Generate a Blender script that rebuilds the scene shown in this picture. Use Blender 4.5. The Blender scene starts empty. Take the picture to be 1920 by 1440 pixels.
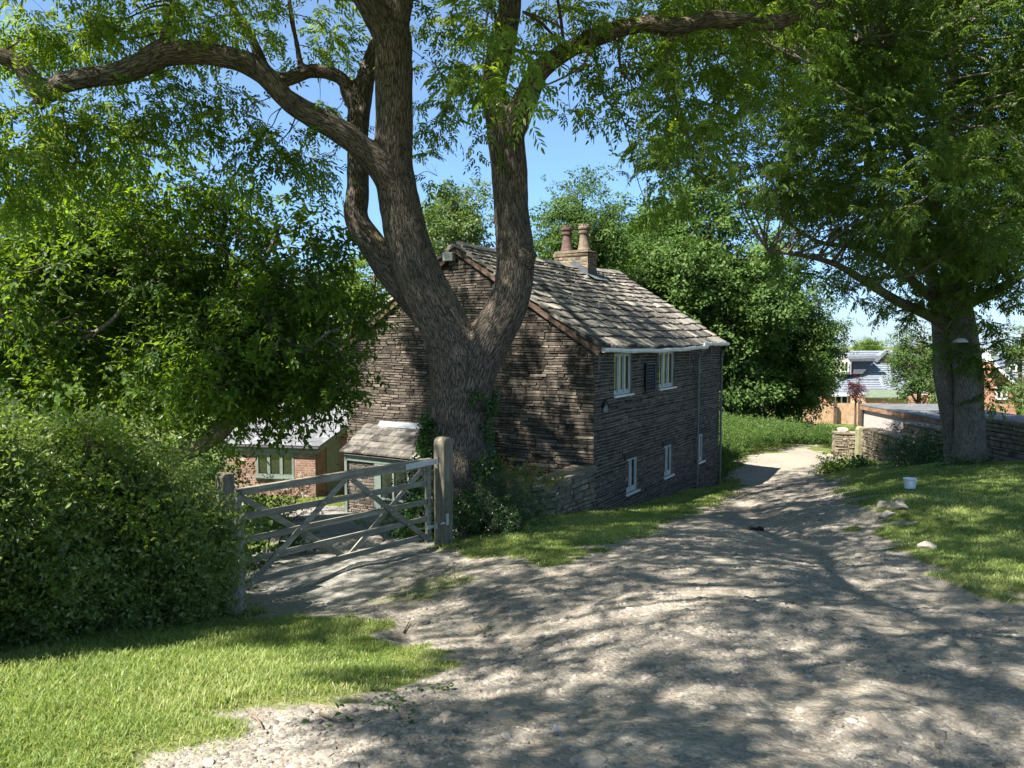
import bpy, math, random
import numpy as np
from mathutils import Vector, Matrix
R = math.radians
sc = bpy.context.scene
rng = np.random.default_rng(11)
random.seed(5)

# ------------------------------------------------------------------ camera, sky, sun, exposure
EYE = 1.6
F = 1453.0
PITCH = R(3.39)
cam = bpy.data.objects.new('camera', bpy.data.cameras.new('camera'))
sc.collection.objects.link(cam)
cam.location = (0, 0, EYE)
cam.rotation_euler = (R(90) - PITCH, 0, 0)
cam.data.sensor_width = 36
cam.data.lens = F / 1920 * 36
cam.data.clip_start = 0.05
cam.data.clip_end = 20000
sc.camera = cam

SUN_EL = R(55)
SUN_H = np.array([-0.79, -0.613])
w = bpy.data.worlds.new('World')
sc.world = w
w.use_nodes = True
nt = w.node_tree
nt.nodes.clear()
sky = nt.nodes.new('ShaderNodeTexSky')
sky.sky_type = 'NISHITA'
sky.sun_disc = False
sky.sun_elevation = SUN_EL
sky.sun_rotation = math.atan2(SUN_H[0], SUN_H[1])
sky.air_density = 1.0
sky.dust_density = 0.1
sky.ozone_density = 3.0
bgn = nt.nodes.new('ShaderNodeBackground')
bgn.inputs['Strength'].default_value = 0.072
wo = nt.nodes.new('ShaderNodeOutputWorld')
# the air near the horizon is clear and pale blue rather than white
tcw = nt.nodes.new('ShaderNodeTexCoord')
sxw = nt.nodes.new('ShaderNodeSeparateXYZ')
nt.links.new(tcw.outputs['Generated'], sxw.inputs[0])
rmp = nt.nodes.new('ShaderNodeValToRGB')
rmp.color_ramp.elements[0].position = 0.0
rmp.color_ramp.elements[0].color = (0.34, 0.46, 0.74, 1)
rmp.color_ramp.elements[1].position = 0.5
rmp.color_ramp.elements[1].color = (1.0, 0.96, 0.85, 1)
e_ = rmp.color_ramp.elements.new(0.18)
e_.color = (0.62, 0.75, 0.92, 1)
mxw = nt.nodes.new('ShaderNodeMix')
mxw.data_type = 'RGBA'
mxw.blend_type = 'MULTIPLY'
mxw.inputs[0].default_value = 1.0
nt.links.new(sxw.outputs[2], rmp.inputs[0])
nt.links.new(sky.outputs[0], mxw.inputs[6])
nt.links.new(rmp.outputs[0], mxw.inputs[7])
nt.links.new(mxw.outputs[2], bgn.inputs[0])
nt.links.new(bgn.outputs[0], wo.inputs[0])

sun = bpy.data.objects.new('sun', bpy.data.lights.new('sun', 'SUN'))
sc.collection.objects.link(sun)
sun.data.energy = 5.0
sun.data.angle = R(0.53)
sun.data.color = (1.0, 0.94, 0.84)
sdir = Vector((SUN_H[0] * math.cos(SUN_EL), SUN_H[1] * math.cos(SUN_EL), math.sin(SUN_EL)))
sun.rotation_euler = sdir.to_track_quat('Z', 'Y').to_euler()
sun.location = sdir * 40

sc.view_settings.view_transform = 'Standard'
sc.view_settings.look = 'None'
sc.view_settings.gamma = 1
sc.view_settings.use_curve_mapping = False
sc.view_settings.exposure = 1.85
sc.render.engine = 'CYCLES'
sc.cycles.max_bounces = 8
sc.cycles.diffuse_bounces = 3
sc.cycles.transmission_bounces = 4
sc.cycles.glossy_bounces = 3
sc.cycles.use_denoising = True

# ------------------------------------------------------------------ helpers
CP, SP = math.cos(PITCH), math.sin(PITCH)


def at(px, py, Y):
    """the point of the place seen at this spot of the photograph, Y metres in front of the camera"""
    u = (720 - py) / F
    r = (px - 960) / F
    d = np.array([r, CP + u * SP, -SP + u * CP])
    return np.array([0, 0, EYE]) + d * (Y / d[1])


def mixhash(a, b, c, seed):
    h = (a.astype(np.int64) * 374761393 + b.astype(np.int64) * 668265263 + c.astype(np.int64) * 1274126177 + seed * 971) & 0x7fffffff
    h = ((h ^ (h >> 13)) * 1103515245) & 0x7fffffff
    h = ((h ^ (h >> 16)) * 2654435) & 0x7fffffff
    return ((h ^ (h >> 11)) & 0xffff) / 65535.0


def vnoise(p, seed=0):
    p = np.asarray(p, float)
    if p.shape[1] == 2:
        p = np.c_[p, np.zeros(len(p))]
    f = np.floor(p)
    t = p - f
    t = t * t * (3 - 2 * t)
    i = f.astype(np.int64)
    out = np.zeros(len(p))
    for dx in (0, 1):
        for dy in (0, 1):
            for dz in (0, 1):
                wgt = (t[:, 0] if dx else 1 - t[:, 0]) * (t[:, 1] if dy else 1 - t[:, 1]) * (t[:, 2] if dz else 1 - t[:, 2])
                out += wgt * mixhash(i[:, 0] + dx, i[:, 1] + dy, i[:, 2] + dz, seed)
    return out


def fbm(p, seed=0, oct=3):
    p = np.asarray(p, float)
    s, a, tot = 0, 1.0, 0
    for k in range(oct):
        s = s + a * vnoise(p * 2 ** k, seed + k * 17)
        tot += a
        a *= 0.5
    return s / tot


def mesh_np(name, V, faces, mat=None, parent=None, loc=None, attr=None, vec=None, smooth=False):
    """ONE mesh object out of arrays; faces: (n,k) array or list of such arrays.  loc: its origin (world)"""
    V = np.asarray(V, np.float32).reshape(-1, 3)
    if loc is not None:
        V = V - np.asarray(loc, np.float32)
    if isinstance(faces, np.ndarray):
        faces = [faces]
    faces = [np.asarray(f, np.int32) for f in faces if len(f)]
    me = bpy.data.meshes.new(name)
    me.vertices.add(len(V))
    me.vertices.foreach_set('co', V.ravel())
    loops = np.concatenate([f.ravel() for f in faces])
    tot = np.concatenate([np.full(len(f), f.shape[1], np.int32) for f in faces])
    st = np.concatenate([[0], np.cumsum(tot)[:-1]]).astype(np.int32)
    me.loops.add(len(loops))
    me.loops.foreach_set('vertex_index', loops)
    me.polygons.add(len(tot))
    me.polygons.foreach_set('loop_start', st)
    me.polygons.foreach_set('loop_total', tot)
    me.polygons.foreach_set('use_smooth', np.full(len(tot), bool(smooth)))
    me.update(calc_edges=True)
    if attr is not None:
        a = me.attributes.new('v', 'FLOAT', 'POINT')
        a.data.foreach_set('value', np.asarray(attr, np.float32))
    if vec is not None:
        a = me.attributes.new('bark', 'FLOAT_VECTOR', 'POINT')
        a.data.foreach_set('vector', np.asarray(vec, np.float32).ravel())
    if mat:
        me.materials.append(mat)
    o = bpy.data.objects.new(name, me)
    sc.collection.objects.link(o)
    if parent is not None:
        o.parent = parent
    elif loc is not None:
        o.location = loc
    return o


def tag(o, label=None, cat=None, group=None, kind=None):
    if label:
        o['label'] = label
    if cat:
        o['category'] = cat
    if group:
        o['group'] = group
    if kind:
        o['kind'] = kind
    return o


def thing(name, label, cat, loc=(0, 0, 0), rz=0.0, group=None):
    o = bpy.data.objects.new(name, None)
    o.empty_display_size = 0.3
    sc.collection.objects.link(o)
    o.location = loc
    o.rotation_euler = (0, 0, rz)
    return tag(o, label, cat, group)


class MB:
    """collects boxes, tubes, polygons; build() makes ONE mesh"""

    def __init__(s):
        s.V, s.F3, s.F4, s.FN, s.A, s.n = [], [], [], [], [], 0

    def add(s, V, F, a=0.5):
        V = np.asarray(V, float)
        s.V.append(V)
        for f in F:
            f = [i + s.n for i in f]
            (s.F4 if len(f) == 4 else s.F3 if len(f) == 3 else s.FN).append(f)
        s.A.append(np.full(len(V), a))
        s.n += len(V)

    def box(s, p0, p1, a=0.5, M=None, jit=0.0):
        x0, y0, z0 = np.minimum(p0, p1)
        x1, y1, z1 = np.maximum(p0, p1)
        V = np.array([[x0, y0, z0], [x1, y0, z0], [x1, y1, z0], [x0, y1, z0], [x0, y0, z1], [x1, y0, z1], [x1, y1, z1], [x0, y1, z1]])
        if jit:
            V = V + rng.uniform(-jit, jit, V.shape)
        if M is not None:
            V = V @ M[0].T + M[1]
        s.add(V, [(0, 3, 2, 1), (4, 5, 6, 7), (0, 1, 5, 4), (1, 2, 6, 5), (2, 3, 7, 6), (3, 0, 4, 7)], a)

    def beam(s, a, b, wd, h, up=(0, 0, 1), v=0.5):
        """a rectangular bar from a to b, wd across, h along up"""
        a, b, up = np.array(a, float), np.array(b, float), np.array(up, float)
        d = b - a
        L = np.linalg.norm(d)
        d = d / L
        side = np.cross(d, up)
        side /= np.linalg.norm(side)
        up2 = np.cross(side, d)
        V = []
        for q in (a, b):
            for sx, sz in ((-1, -1), (1, -1), (1, 1), (-1, 1)):
                V.append(q + side * sx * wd / 2 + up2 * sz * h / 2)
        s.add(V, [(3, 2, 1, 0), (4, 5, 6, 7), (0, 1, 5, 4), (1, 2, 6, 5), (2, 3, 7, 6), (3, 0, 4, 7)], v)

    def tube(s, pts, rad, n=8, v=0.5, cap=True):
        V, Fq = tube_arrays(pts, rad, n)
        F = [list(f) for f in Fq]
        if cap:
            F.append(list(range(n))[::-1])
            F.append(list(range(len(V) - n, len(V))))
        s.add(V, F, v)

    def lathe(s, prof, c, n=24, v=0.5, axis=(0, 0, 1)):
        """prof: (radius, height) rows"""
        V = []
        for r, h in prof:
            for k in range(n):
                t = 2 * math.pi * k / n
                V.append([c[0] + r * math.cos(t), c[1] + r * math.sin(t), c[2] + h])
        F = []
        for i in range(len(prof) - 1):
            for k in range(n):
                F.append((i * n + k, i * n + (k + 1) % n, (i + 1) * n + (k + 1) % n, (i + 1) * n + k))
        s.add(V, F, v)

    def prism(s, poly, d0, d1, v=0.5):
        """poly: 3-D points of a flat outline, extruded by the vector d1-d0"""
        P = np.array(poly, float)
        n = len(P)
        V = np.r_[P + np.array(d0), P + np.array(d1)]
        F = [list(range(n))[::-1], list(range(n, 2 * n))]
        for k in range(n):
            F.append((k, (k + 1) % n, n + (k + 1) % n, n + k))
        s.add(V, F, v)

    def build(s, name, mat, parent=None, loc=None, smooth=False):
        fs = []
        if s.F3:
            fs.append(np.array(s.F3))
        if s.F4:
            fs.append(np.array(s.F4))
        by = {}
        for f in s.FN:
            by.setdefault(len(f), []).append(f)
        fs += [np.array(x) for x in by.values()]
        o = mesh_np(name, np.concatenate(s.V), fs, mat, parent, loc, np.concatenate(s.A), smooth=smooth)
        return o


def bevel(o, wd, seg=2):
    m = o.modifiers.new('edge', 'BEVEL')
    m.width = wd
    m.segments = seg
    m.limit_method = 'ANGLE'
    m.angle_limit = R(40)
    return o


def tube_arrays(pts, rad, n=8, twist=0.0):
    P = np.asarray(pts, float)
    rad = np.broadcast_to(np.asarray(rad, float), (len(P),))
    T = np.gradient(P, axis=0)
    T /= np.linalg.norm(T, axis=1)[:, None] + 1e-9
    ref = np.array([0.0, 0, 1]) if abs(T[0][2]) < 0.9 else np.array([1.0, 0, 0])
    N = np.cross(T[0], ref)
    N /= np.linalg.norm(N)
    V = np.zeros((len(P), n, 3))
    ang = np.arange(n) * 2 * math.pi / n
    for i in range(len(P)):
        N = N - T[i] * N.dot(T[i])
        N /= np.linalg.norm(N) + 1e-9
        B = np.cross(T[i], N)
        V[i] = P[i] + rad[i] * (np.cos(ang)[:, None] * N + np.sin(ang)[:, None] * B)
    idx = np.arange(len(P) * n).reshape(len(P), n)
    a = idx[:-1]
    b = idx[1:]
    Fq = np.stack([a, np.roll(a, -1, 1), np.roll(b, -1, 1), b], -1).reshape(-1, 4)
    return V.reshape(-1, 3), Fq


def smooth_path(P, n):
    """Catmull-Rom through rows of P (any columns), n samples per span"""
    P = np.asarray(P, float)
    Q = np.r_[[2 * P[0] - P[1]], P, [2 * P[-1] - P[-2]]]
    out = []
    for i in range(1, len(Q) - 2):
        p0, p1, p2, p3 = Q[i - 1:i + 3]
        for k in range(n):
            t = k / n
            out.append(0.5 * ((2 * p1) + (-p0 + p2) * t + (2 * p0 - 5 * p1 + 4 * p2 - p3) * t * t + (-p0 + 3 * p1 - 3 * p2 + p3) * t ** 3))
    out.append(P[-1])
    return np.array(out)


# ------------------------------------------------------------------ materials
def mat_new(name):
    m = bpy.data.materials.new(name)
    m.use_nodes = True
    t = m.node_tree
    for n in list(t.nodes):
        if n.type != 'OUTPUT_MATERIAL' and n.type != 'BSDF_PRINCIPLED':
            t.nodes.remove(n)
    return m, t, t.nodes['Principled BSDF'], t.nodes['Material Output']


def N(t, typ, **kw):
    n = t.nodes.new('ShaderNode' + typ)
    for k, v in kw.items():
        if hasattr(n, k) and not k.startswith('in_'):
            setattr(n, k, v)
        else:
            n.inputs[k[3:].replace('_', ' ')].default_value = v
    return n


def ramp(t, fac, stops):
    n = t.nodes.new('ShaderNodeValToRGB')
    e = n.color_ramp.elements
    while len(e) > 1:
        e.remove(e[-1])
    e[0].position = stops[0][0]
    e[0].color = (*stops[0][1], 1)
    for p, c in stops[1:]:
        x = e.new(p)
        x.color = (*c, 1)
    t.links.new(fac, n.inputs[0])
    return n.outputs[0]


def mixc(t, fac, a, b, mode='MIX'):
    n = t.nodes.new('ShaderNodeMix')
    n.data_type = 'RGBA'
    n.blend_type = mode
    for sock, val in ((n.inputs[0], fac), (n.inputs[6], a), (n.inputs[7], b)):
        if hasattr(val, 'links'):
            t.links.new(val, sock)
        elif isinstance(val, (int, float)):
            sock.default_value = val
        else:
            sock.default_value = (*val, 1)
    return n.outputs[2]


def mth(t, op, a, b=0.0, c=0.0):
    n = t.nodes.new('ShaderNodeMath')
    n.operation = op
    for sock, val in zip(n.inputs, (a, b, c)):
        if hasattr(val, 'links'):
            t.links.new(val, sock)
        else:
            sock.default_value = val
    return n.outputs[0]


def attr(t, name='v', out='Fac'):
    n = t.nodes.new('ShaderNodeAttribute')
    n.attribute_name = name
    return n.outputs[out]


def noise(t, scale, detail=4, rough=0.55, co=None, dist=0.0):
    n = N(t, 'TexNoise')
    n.inputs['Scale'].default_value = scale
    n.inputs['Detail'].default_value = detail
    n.inputs['Roughness'].default_value = rough
    n.inputs['Distortion'].default_value = dist
    if co is not None:
        t.links.new(co, n.inputs['Vector'])
    return n.outputs[0]


def coords(t, scale=None, rot=None):
    c = N(t, 'TexCoord').outputs['Object']
    if scale:
        m = N(t, 'Mapping')
        m.inputs['Scale'].default_value = scale
        if rot:
            m.inputs['Rotation'].default_value = rot
        t.links.new(c, m.inputs[0])
        return m.outputs[0]
    return c


def bump(t, b, h, strength=0.5, dist=0.02, prev=None):
    n = N(t, 'Bump')
    n.inputs['Strength'].default_value = strength
    n.inputs['Distance'].default_value = dist
    t.links.new(h, n.inputs['Height'])
    if prev is not None:
        t.links.new(prev, n.inputs['Normal'])
    if b is not None:
        t.links.new(n.outputs[0], b.inputs['Normal'])
    return n.outputs[0]


def plain(name, col, rough=0.6, var=0.15, sc_=8.0, metallic=0.0, bmp=0.15, spec=0.4):
    """a surface of one colour, broken up by wear and grime"""
    m, t, b, o = mat_new(name)
    nz = noise(t, sc_, 5, 0.6, coords(t))
    lo = [c * (1 - var * 1.6) for c in col]
    hi = [min(1, c * (1 + var)) for c in col]
    t.links.new(ramp(t, nz, [(0.3, lo), (0.7, hi)]), b.inputs['Base Color'])
    b.inputs['Roughness'].default_value = rough
    b.inputs['Metallic'].default_value = metallic
    b.inputs['Specular IOR Level'].default_value = spec
    if bmp:
        bump(t, b, noise(t, sc_ * 6, 4, 0.6, coords(t)), bmp, 0.01)
    return m


def stone(name, stops, rough=0.9, nsc=9.0, bmp=0.6, lichen=None, dist=0.02):
    """per-stone tone from the attribute, then mottling, then lichen"""
    m, t, b, o = mat_new(name)
    c = coords(t)
    base = ramp(t, attr(t), stops)
    nz = noise(t, nsc, 6, 0.65, c)
    col = mixc(t, 1.0, base, ramp(t, nz, [(0.28, (0.5, 0.5, 0.5)), (0.55, (1, 1, 1)), (0.75, (1.25, 1.22, 1.18))]), 'MULTIPLY')
    if lichen:
        ln = ramp(t, noise(t, 3.1, 5, 0.7, c), [(0.52, (0, 0, 0)), (0.68, (1, 1, 1))])
        col = mixc(t, mth(t, 'MULTIPLY', ln, 0.6), col, lichen)
    t.links.new(col, b.inputs['Base Color'])
    b.inputs['Roughness'].default_value = rough
    b.inputs['Specular IOR Level'].default_value = 0.25
    bump(t, b, noise(t, nsc * 3.5, 6, 0.7, c), bmp, dist)
    return m


def leaf_mat(name, dark, mid, light, trans, amount=0.4, rough=0.5, spec=0.28):
    m, t, b, o = mat_new(name)
    a = attr(t)
    col = ramp(t, a, [(0.0, dark), (0.5, mid), (1.0, light)])
    t.links.new(col, b.inputs['Base Color'])
    b.inputs['Roughness'].default_value = rough
    b.inputs['Specular IOR Level'].default_value = spec
    tr = N(t, 'BsdfTranslucent')
    tc = ramp(t, a, [(0.0, [x * 0.75 for x in trans]), (1.0, [min(1, x * 1.25) for x in trans])])
    t.links.new(tc, tr.inputs[0])
    mx = N(t, 'MixShader')
    mx.inputs[0].default_value = amount
    t.links.new(b.outputs[0], mx.inputs[1])
    t.links.new(tr.outputs[0], mx.inputs[2])
    t.links.new(mx.outputs[0], o.inputs[0])
    return m


def bark_mat(name, dark, light, moss=None, use_attr=True, fine=1.0):
    m, t, b, o = mat_new(name)
    src = attr(t, 'bark', 'Vector') if use_attr else coords(t)
    mp = N(t, 'Mapping')
    mp.inputs['Scale'].default_value = (21 * fine, 21 * fine, 3.1 * fine)
    t.links.new(src, mp.inputs[0])
    # wandering fissures
    nz = N(t, 'TexNoise')
    nz.inputs['Scale'].default_value = 1.6
    nz.inputs['Detail'].default_value = 3
    t.links.new(mp.outputs[0], nz.inputs['Vector'])
    ad = N(t, 'VectorMath', operation='MULTIPLY_ADD')
    t.links.new(nz.outputs['Color'], ad.inputs[0])
    ad.inputs[1].default_value = (.75, .75, .75)
    t.links.new(mp.outputs[0], ad.inputs[2])
    vo = N(t, 'TexVoronoi', feature='DISTANCE_TO_EDGE')
    vo.inputs['Scale'].default_value = 1.5
    t.links.new(ad.outputs[0], vo.inputs['Vector'])
    ed = ramp(t, vo.outputs['Distance'], [(0.0, (0, 0, 0)), (0.09, (0.7, 0.7, 0.7)), (0.24, (1, 1, 1))])
    n2 = noise(t, 3.0, 6, 0.7, src)
    n3 = noise(t, 40.0, 4, 0.7, src)
    col = mixc(t, ed, dark, light)
    col = mixc(t, 1.0, col, ramp(t, n2, [(0.3, (0.6, 0.6, 0.6)), (0.7, (1.2, 1.15, 1.1))]), 'MULTIPLY')
    col = mixc(t, 1.0, col, ramp(t, n3, [(0.3, (0.75, 0.75, 0.75)), (0.7, (1.15, 1.15, 1.15))]), 'MULTIPLY')
    if moss:
        g = N(t, 'NewGeometry')
        sx = N(t, 'SeparateXYZ')
        t.links.new(g.outputs['Normal'], sx.inputs[0])
        mm = mth(t, 'ADD', mth(t, 'MULTIPLY', sx.outputs[2], 0.5), mth(t, 'MULTIPLY', n2, 0.9))
        mk = ramp(t, mm, [(0.72, (0, 0, 0)), (0.88, (0.8, 0.8, 0.8))])
        col = mixc(t, mk, col, moss)
    t.links.new(col, b.inputs['Base Color'])
    b.inputs['Roughness'].default_value = 0.92
    b.inputs['Specular IOR Level'].default_value = 0.15
    h = mth(t, 'ADD', ed, mth(t, 'MULTIPLY', n3, 0.35))
    bump(t, b, h, 0.85, 0.022)
    return m


def wood_mat(name, dark, light, axis=0, rough=0.85):
    m, t, b, o = mat_new(name)
    s = [14.0, 14.0, 14.0]
    s[axis] = 0.9
    c = coords(t, tuple(s))
    n1 = noise(t, 1.5, 6, 0.65, c)
    n2 = noise(t, 2.5, 4, 0.6, coords(t))
    col = ramp(t, n1, [(0.3, dark), (0.68, light)])
    col = mixc(t, 1.0, col, ramp(t, n2, [(0.3, (0.62, 0.66, 0.6)), (0.65, (1.1, 1.1, 1.08))]), 'MULTIPLY')
    t.links.new(col, b.inputs['Base Color'])
    b.inputs['Roughness'].default_value = rough
    b.inputs['Specular IOR Level'].default_value = 0.25
    bump(t, b, n1, 0.5, 0.006)
    return m


def brick_mat(name, c1, c2, mortar, scale=1.0, bw=0.225, bh=0.075, white=None):
    m, t, b, o = mat_new(name)
    # lay the courses along whichever wall is longer: u = x + y
    tc = N(t, 'TexCoord')
    sx = N(t, 'SeparateXYZ')
    t.links.new(tc.outputs['Object'], sx.inputs[0])
    cb = N(t, 'CombineXYZ')
    t.links.new(mth(t, 'ADD', sx.outputs[0], sx.outputs[1]), cb.inputs[0])
    t.links.new(sx.outputs[2], cb.inputs[1])
    br = N(t, 'TexBrick')
    br.inputs['Scale'].default_value = scale
    br.inputs['Brick Width'].default_value = bw
    br.inputs['Row Height'].default_value = bh
    br.inputs['Mortar Size'].default_value = 0.008
    br.inputs['Mortar Smooth'].default_value = 0.3
    br.inputs['Color1'].default_value = (*c1, 1)
    br.inputs['Color2'].default_value = (*c2, 1)
    br.inputs['Mortar'].default_value = (*mortar, 1)
    t.links.new(cb.outputs[0], br.inputs['Vector'])
    nz = noise(t, 5.0, 5, 0.65, tc.outputs['Object'])
    col = mixc(t, 1.0, br.outputs[0], ramp(t, nz, [(0.3, (0.6, 0.6, 0.6)), (0.7, (1.2, 1.2, 1.2))]), 'MULTIPLY')
    if white:
        nw = ramp(t, noise(t, 3.3, 6, 0.7, tc.outputs['Object']), [(0.58, (0, 0, 0)), (0.66, (0.8, 0.8, 0.8))])
        col = mixc(t, nw, col, white)
    t.links.new(col, b.inputs['Base Color'])
    b.inputs['Roughness'].default_value = 0.9
    inv = mth(t, 'SUBTRACT', 1.0, br.outputs['Fac'])
    bump(t, b, inv, 0.5, 0.008)
    return m


M = {}
M['bark_ash'] = bark_mat('bark ash', (0.04, 0.034, 0.029), (0.178, 0.152, 0.126), moss=(0.12, 0.10, 0.04))
M['bark_grey'] = bark_mat('bark grey', (0.12, 0.105, 0.085), (0.29, 0.255, 0.21), use_attr=False, fine=1.05)
M['bark_twig'] = plain('bark twig', (0.09, 0.065, 0.045), 0.9, 0.3, 14, bmp=0.4, spec=0.1)
M['bark_pale'] = plain('bark pale', (0.17, 0.13, 0.10), 0.9, 0.3, 10, bmp=0.4, spec=0.1)
M['leaf_ash'] = leaf_mat('leaf ash', (0.035, 0.075, 0.012), (0.065, 0.125, 0.018), (0.12, 0.19, 0.03), (0.32, 0.44, 0.03), 0.45)
M['leaf_ash_dark'] = leaf_mat('leaf ash dark', (0.03, 0.064, 0.015), (0.062, 0.112, 0.024), (0.12, 0.18, 0.045), (0.24, 0.36, 0.035), 0.42)
M['leaf_broad'] = leaf_mat('leaf broad', (0.022, 0.052, 0.009), (0.045, 0.09, 0.014), (0.088, 0.145, 0.024), (0.23, 0.36, 0.018), 0.45)
M['leaf_hedge'] = leaf_mat('leaf hedge', (0.055, 0.10, 0.024), (0.155, 0.22, 0.058), (0.34, 0.39, 0.15), (0.27, 0.38, 0.04), 0.36, 0.38, 0.5)
M['leaf_lime'] = leaf_mat('leaf lime', (0.05, 0.10, 0.012), (0.11, 0.18, 0.02), (0.2, 0.26, 0.03), (0.25, 0.38, 0.02), 0.4)
M['leaf_gold'] = leaf_mat('leaf gold', (0.09, 0.10, 0.012), (0.2, 0.19, 0.02), (0.36, 0.29, 0.03), (0.35, 0.3, 0.02), 0.35)
M['leaf_far'] = leaf_mat('leaf far', (0.03, 0.06, 0.014), (0.06, 0.11, 0.026), (0.12, 0.18, 0.05), (0.13, 0.24, 0.03), 0.32, 0.6, 0.18)
M['leaf_far_pale'] = leaf_mat('leaf far pale', (0.05, 0.085, 0.025), (0.09, 0.14, 0.04), (0.14, 0.2, 0.06), (0.18, 0.28, 0.05), 0.35)
M['leaf_far_yellow'] = leaf_mat('leaf far yellow', (0.05, 0.09, 0.014), (0.085, 0.14, 0.022), (0.15, 0.2, 0.04), (0.22, 0.36, 0.03), 0.4)
M['leaf_copper'] = leaf_mat('leaf copper', (0.03, 0.008, 0.012), (0.06, 0.015, 0.02), (0.12, 0.03, 0.03), (0.15, 0.03, 0.03), 0.25)
M['leaf_ivy'] = leaf_mat('leaf ivy', (0.014, 0.045, 0.01), (0.03, 0.08, 0.015), (0.055, 0.13, 0.022), (0.08, 0.18, 0.02), 0.25, 0.3, 0.5)
M['leaf_yew'] = leaf_mat('leaf yew', (0.012, 0.035, 0.012), (0.028, 0.065, 0.024), (0.06, 0.115, 0.04), (0.05, 0.12, 0.02), 0.2, 0.35, 0.5)
M['leaf_dry'] = leaf_mat('leaf dry', (0.06, 0.07, 0.02), (0.15, 0.14, 0.05), (0.27, 0.22, 0.08), (0.2, 0.2, 0.05), 0.3)
M['grass'] = leaf_mat('grass blade', (0.085, 0.15, 0.03), (0.185, 0.252, 0.07), (0.40, 0.39, 0.19), (0.38, 0.48, 0.09), 0.42, 0.5, 0.3)
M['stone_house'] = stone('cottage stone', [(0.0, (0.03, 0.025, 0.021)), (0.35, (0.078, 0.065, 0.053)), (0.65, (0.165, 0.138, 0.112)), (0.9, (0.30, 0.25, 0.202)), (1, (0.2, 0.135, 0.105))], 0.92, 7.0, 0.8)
M['stone_side'] = stone('darker cottage stone', [(0.0, (0.025, 0.022, 0.019)), (0.4, (0.058, 0.05, 0.043)), (0.7, (0.108, 0.093, 0.077)), (0.92, (0.17, 0.146, 0.118)), (1, (0.17, 0.11, 0.09))], 0.92, 7.0, 0.8)  # cottage stone in darker tones, for the side wall and its lintels
M['mortar'] = plain('mortar', (0.24, 0.205, 0.165), 0.95, 0.35, 6, bmp=0.6, spec=0.1)
M['slate'] = stone('stone slate', [(0.0, (0.045, 0.04, 0.036)), (0.35, (0.115, 0.106, 0.096)), (0.7, (0.212, 0.196, 0.173)), (0.95, (0.35, 0.318, 0.268)), (1, (0.34, 0.3, 0.235))], 0.9, 5.0, 0.7, lichen=(0.24, 0.215, 0.17))
M['chimney_stone'] = stone('chimney stone', [(0.0, (0.115, 0.09, 0.062)), (0.5, (0.225, 0.18, 0.125)), (1, (0.34, 0.275, 0.195))], 0.92, 8.0, 0.7)
M['drystone'] = stone('dry stone', [(0.0, (0.10, 0.085, 0.065)), (0.5, (0.24, 0.2, 0.145)), (1, (0.4, 0.33, 0.235))], 0.93, 8.0, 0.8, lichen=(0.3, 0.29, 0.2))
M['core'] = plain('wall core', (0.035, 0.03, 0.025), 0.95, 0.3, 8, spec=0.05)
M['rock'] = stone('field stone', [(0.0, (0.18, 0.155, 0.125)), (0.5, (0.32, 0.285, 0.24)), (1, (0.46, 0.42, 0.36))], 0.92, 9.0, 0.7)
M['frame_green'] = plain('sage paint', (0.135, 0.165, 0.142), 0.45, 0.12, 6)
M['frame_pale'] = plain('pale paint', (0.5, 0.55, 0.53), 0.45, 0.1, 6)
M['white_paint'] = plain('white paint', (0.74, 0.74, 0.71), 0.4, 0.12, 5)
M['brown_board'] = wood_mat('brown board', (0.055, 0.036, 0.028), (0.15, 0.1, 0.075), 1)
M['lead'] = plain('lead sheet', (0.17, 0.19, 0.215), 0.5, 0.2, 4)
M['lead_dark'] = plain('darker lead sheet', (0.085, 0.093, 0.105), 0.75, 0.25, 4, spec=0.2)  # lead in a darker, duller tone, for the chimney flashing
M['black_iron'] = plain('black iron', (0.02, 0.02, 0.022), 0.5, 0.3, 9)
M['grey_pipe'] = plain('grey pipe', (0.2, 0.21, 0.18), 0.5, 0.2, 9)
M['galv'] = plain('galvanised steel', (0.62, 0.64, 0.66), 0.38, 0.12, 30, metallic=0.7)
M['gate_wood'] = wood_mat('weathered gate wood', (0.13, 0.122, 0.098), (0.35, 0.322, 0.258), 0)
M['post_wood'] = wood_mat('weathered post wood', (0.09, 0.08, 0.062), (0.27, 0.235, 0.18), 2)
M['green_wood'] = wood_mat('algae post wood', (0.15, 0.15, 0.085), (0.33, 0.31, 0.2), 2)
M['fence_wood'] = wood_mat('tan fence wood', (0.36, 0.22, 0.14), (0.55, 0.36, 0.24), 2)
M['old_brick'] = brick_mat('old brick', (0.165, 0.08, 0.055), (0.24, 0.125, 0.085), (0.25, 0.22, 0.185), white=(0.5, 0.46, 0.41))
M['new_brick'] = brick_mat('new brick', (0.42, 0.16, 0.09), (0.5, 0.22, 0.13), (0.4, 0.33, 0.27))
M['grey_tile'] = plain('grey roof tile', (0.17, 0.19, 0.22), 0.42, 0.18, 3, spec=0.5)
M['dark_cladding'] = plain('dark cladding', (0.055, 0.06, 0.07), 0.6, 0.2, 4)
M['felt_green'] = plain('green felt', (0.10, 0.13, 0.09), 0.85, 0.2, 5)
M['felt_grey'] = plain('grey roofing felt', (0.105, 0.11, 0.115), 0.75, 0.25, 2.5)
M['render_white'] = plain('rough white render', (0.4, 0.355, 0.335), 0.9, 0.16, 14, bmp=0.8)
M['terracotta'] = stone('dark terracotta', [(0, (0.085, 0.056, 0.049)), (1, (0.13, 0.086, 0.074))], 0.8, 8, 0.3)
M['buffclay'] = stone('buff clay', [(0, (0.15, 0.115, 0.088)), (1, (0.22, 0.17, 0.13))], 0.8, 8, 0.3)
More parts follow.
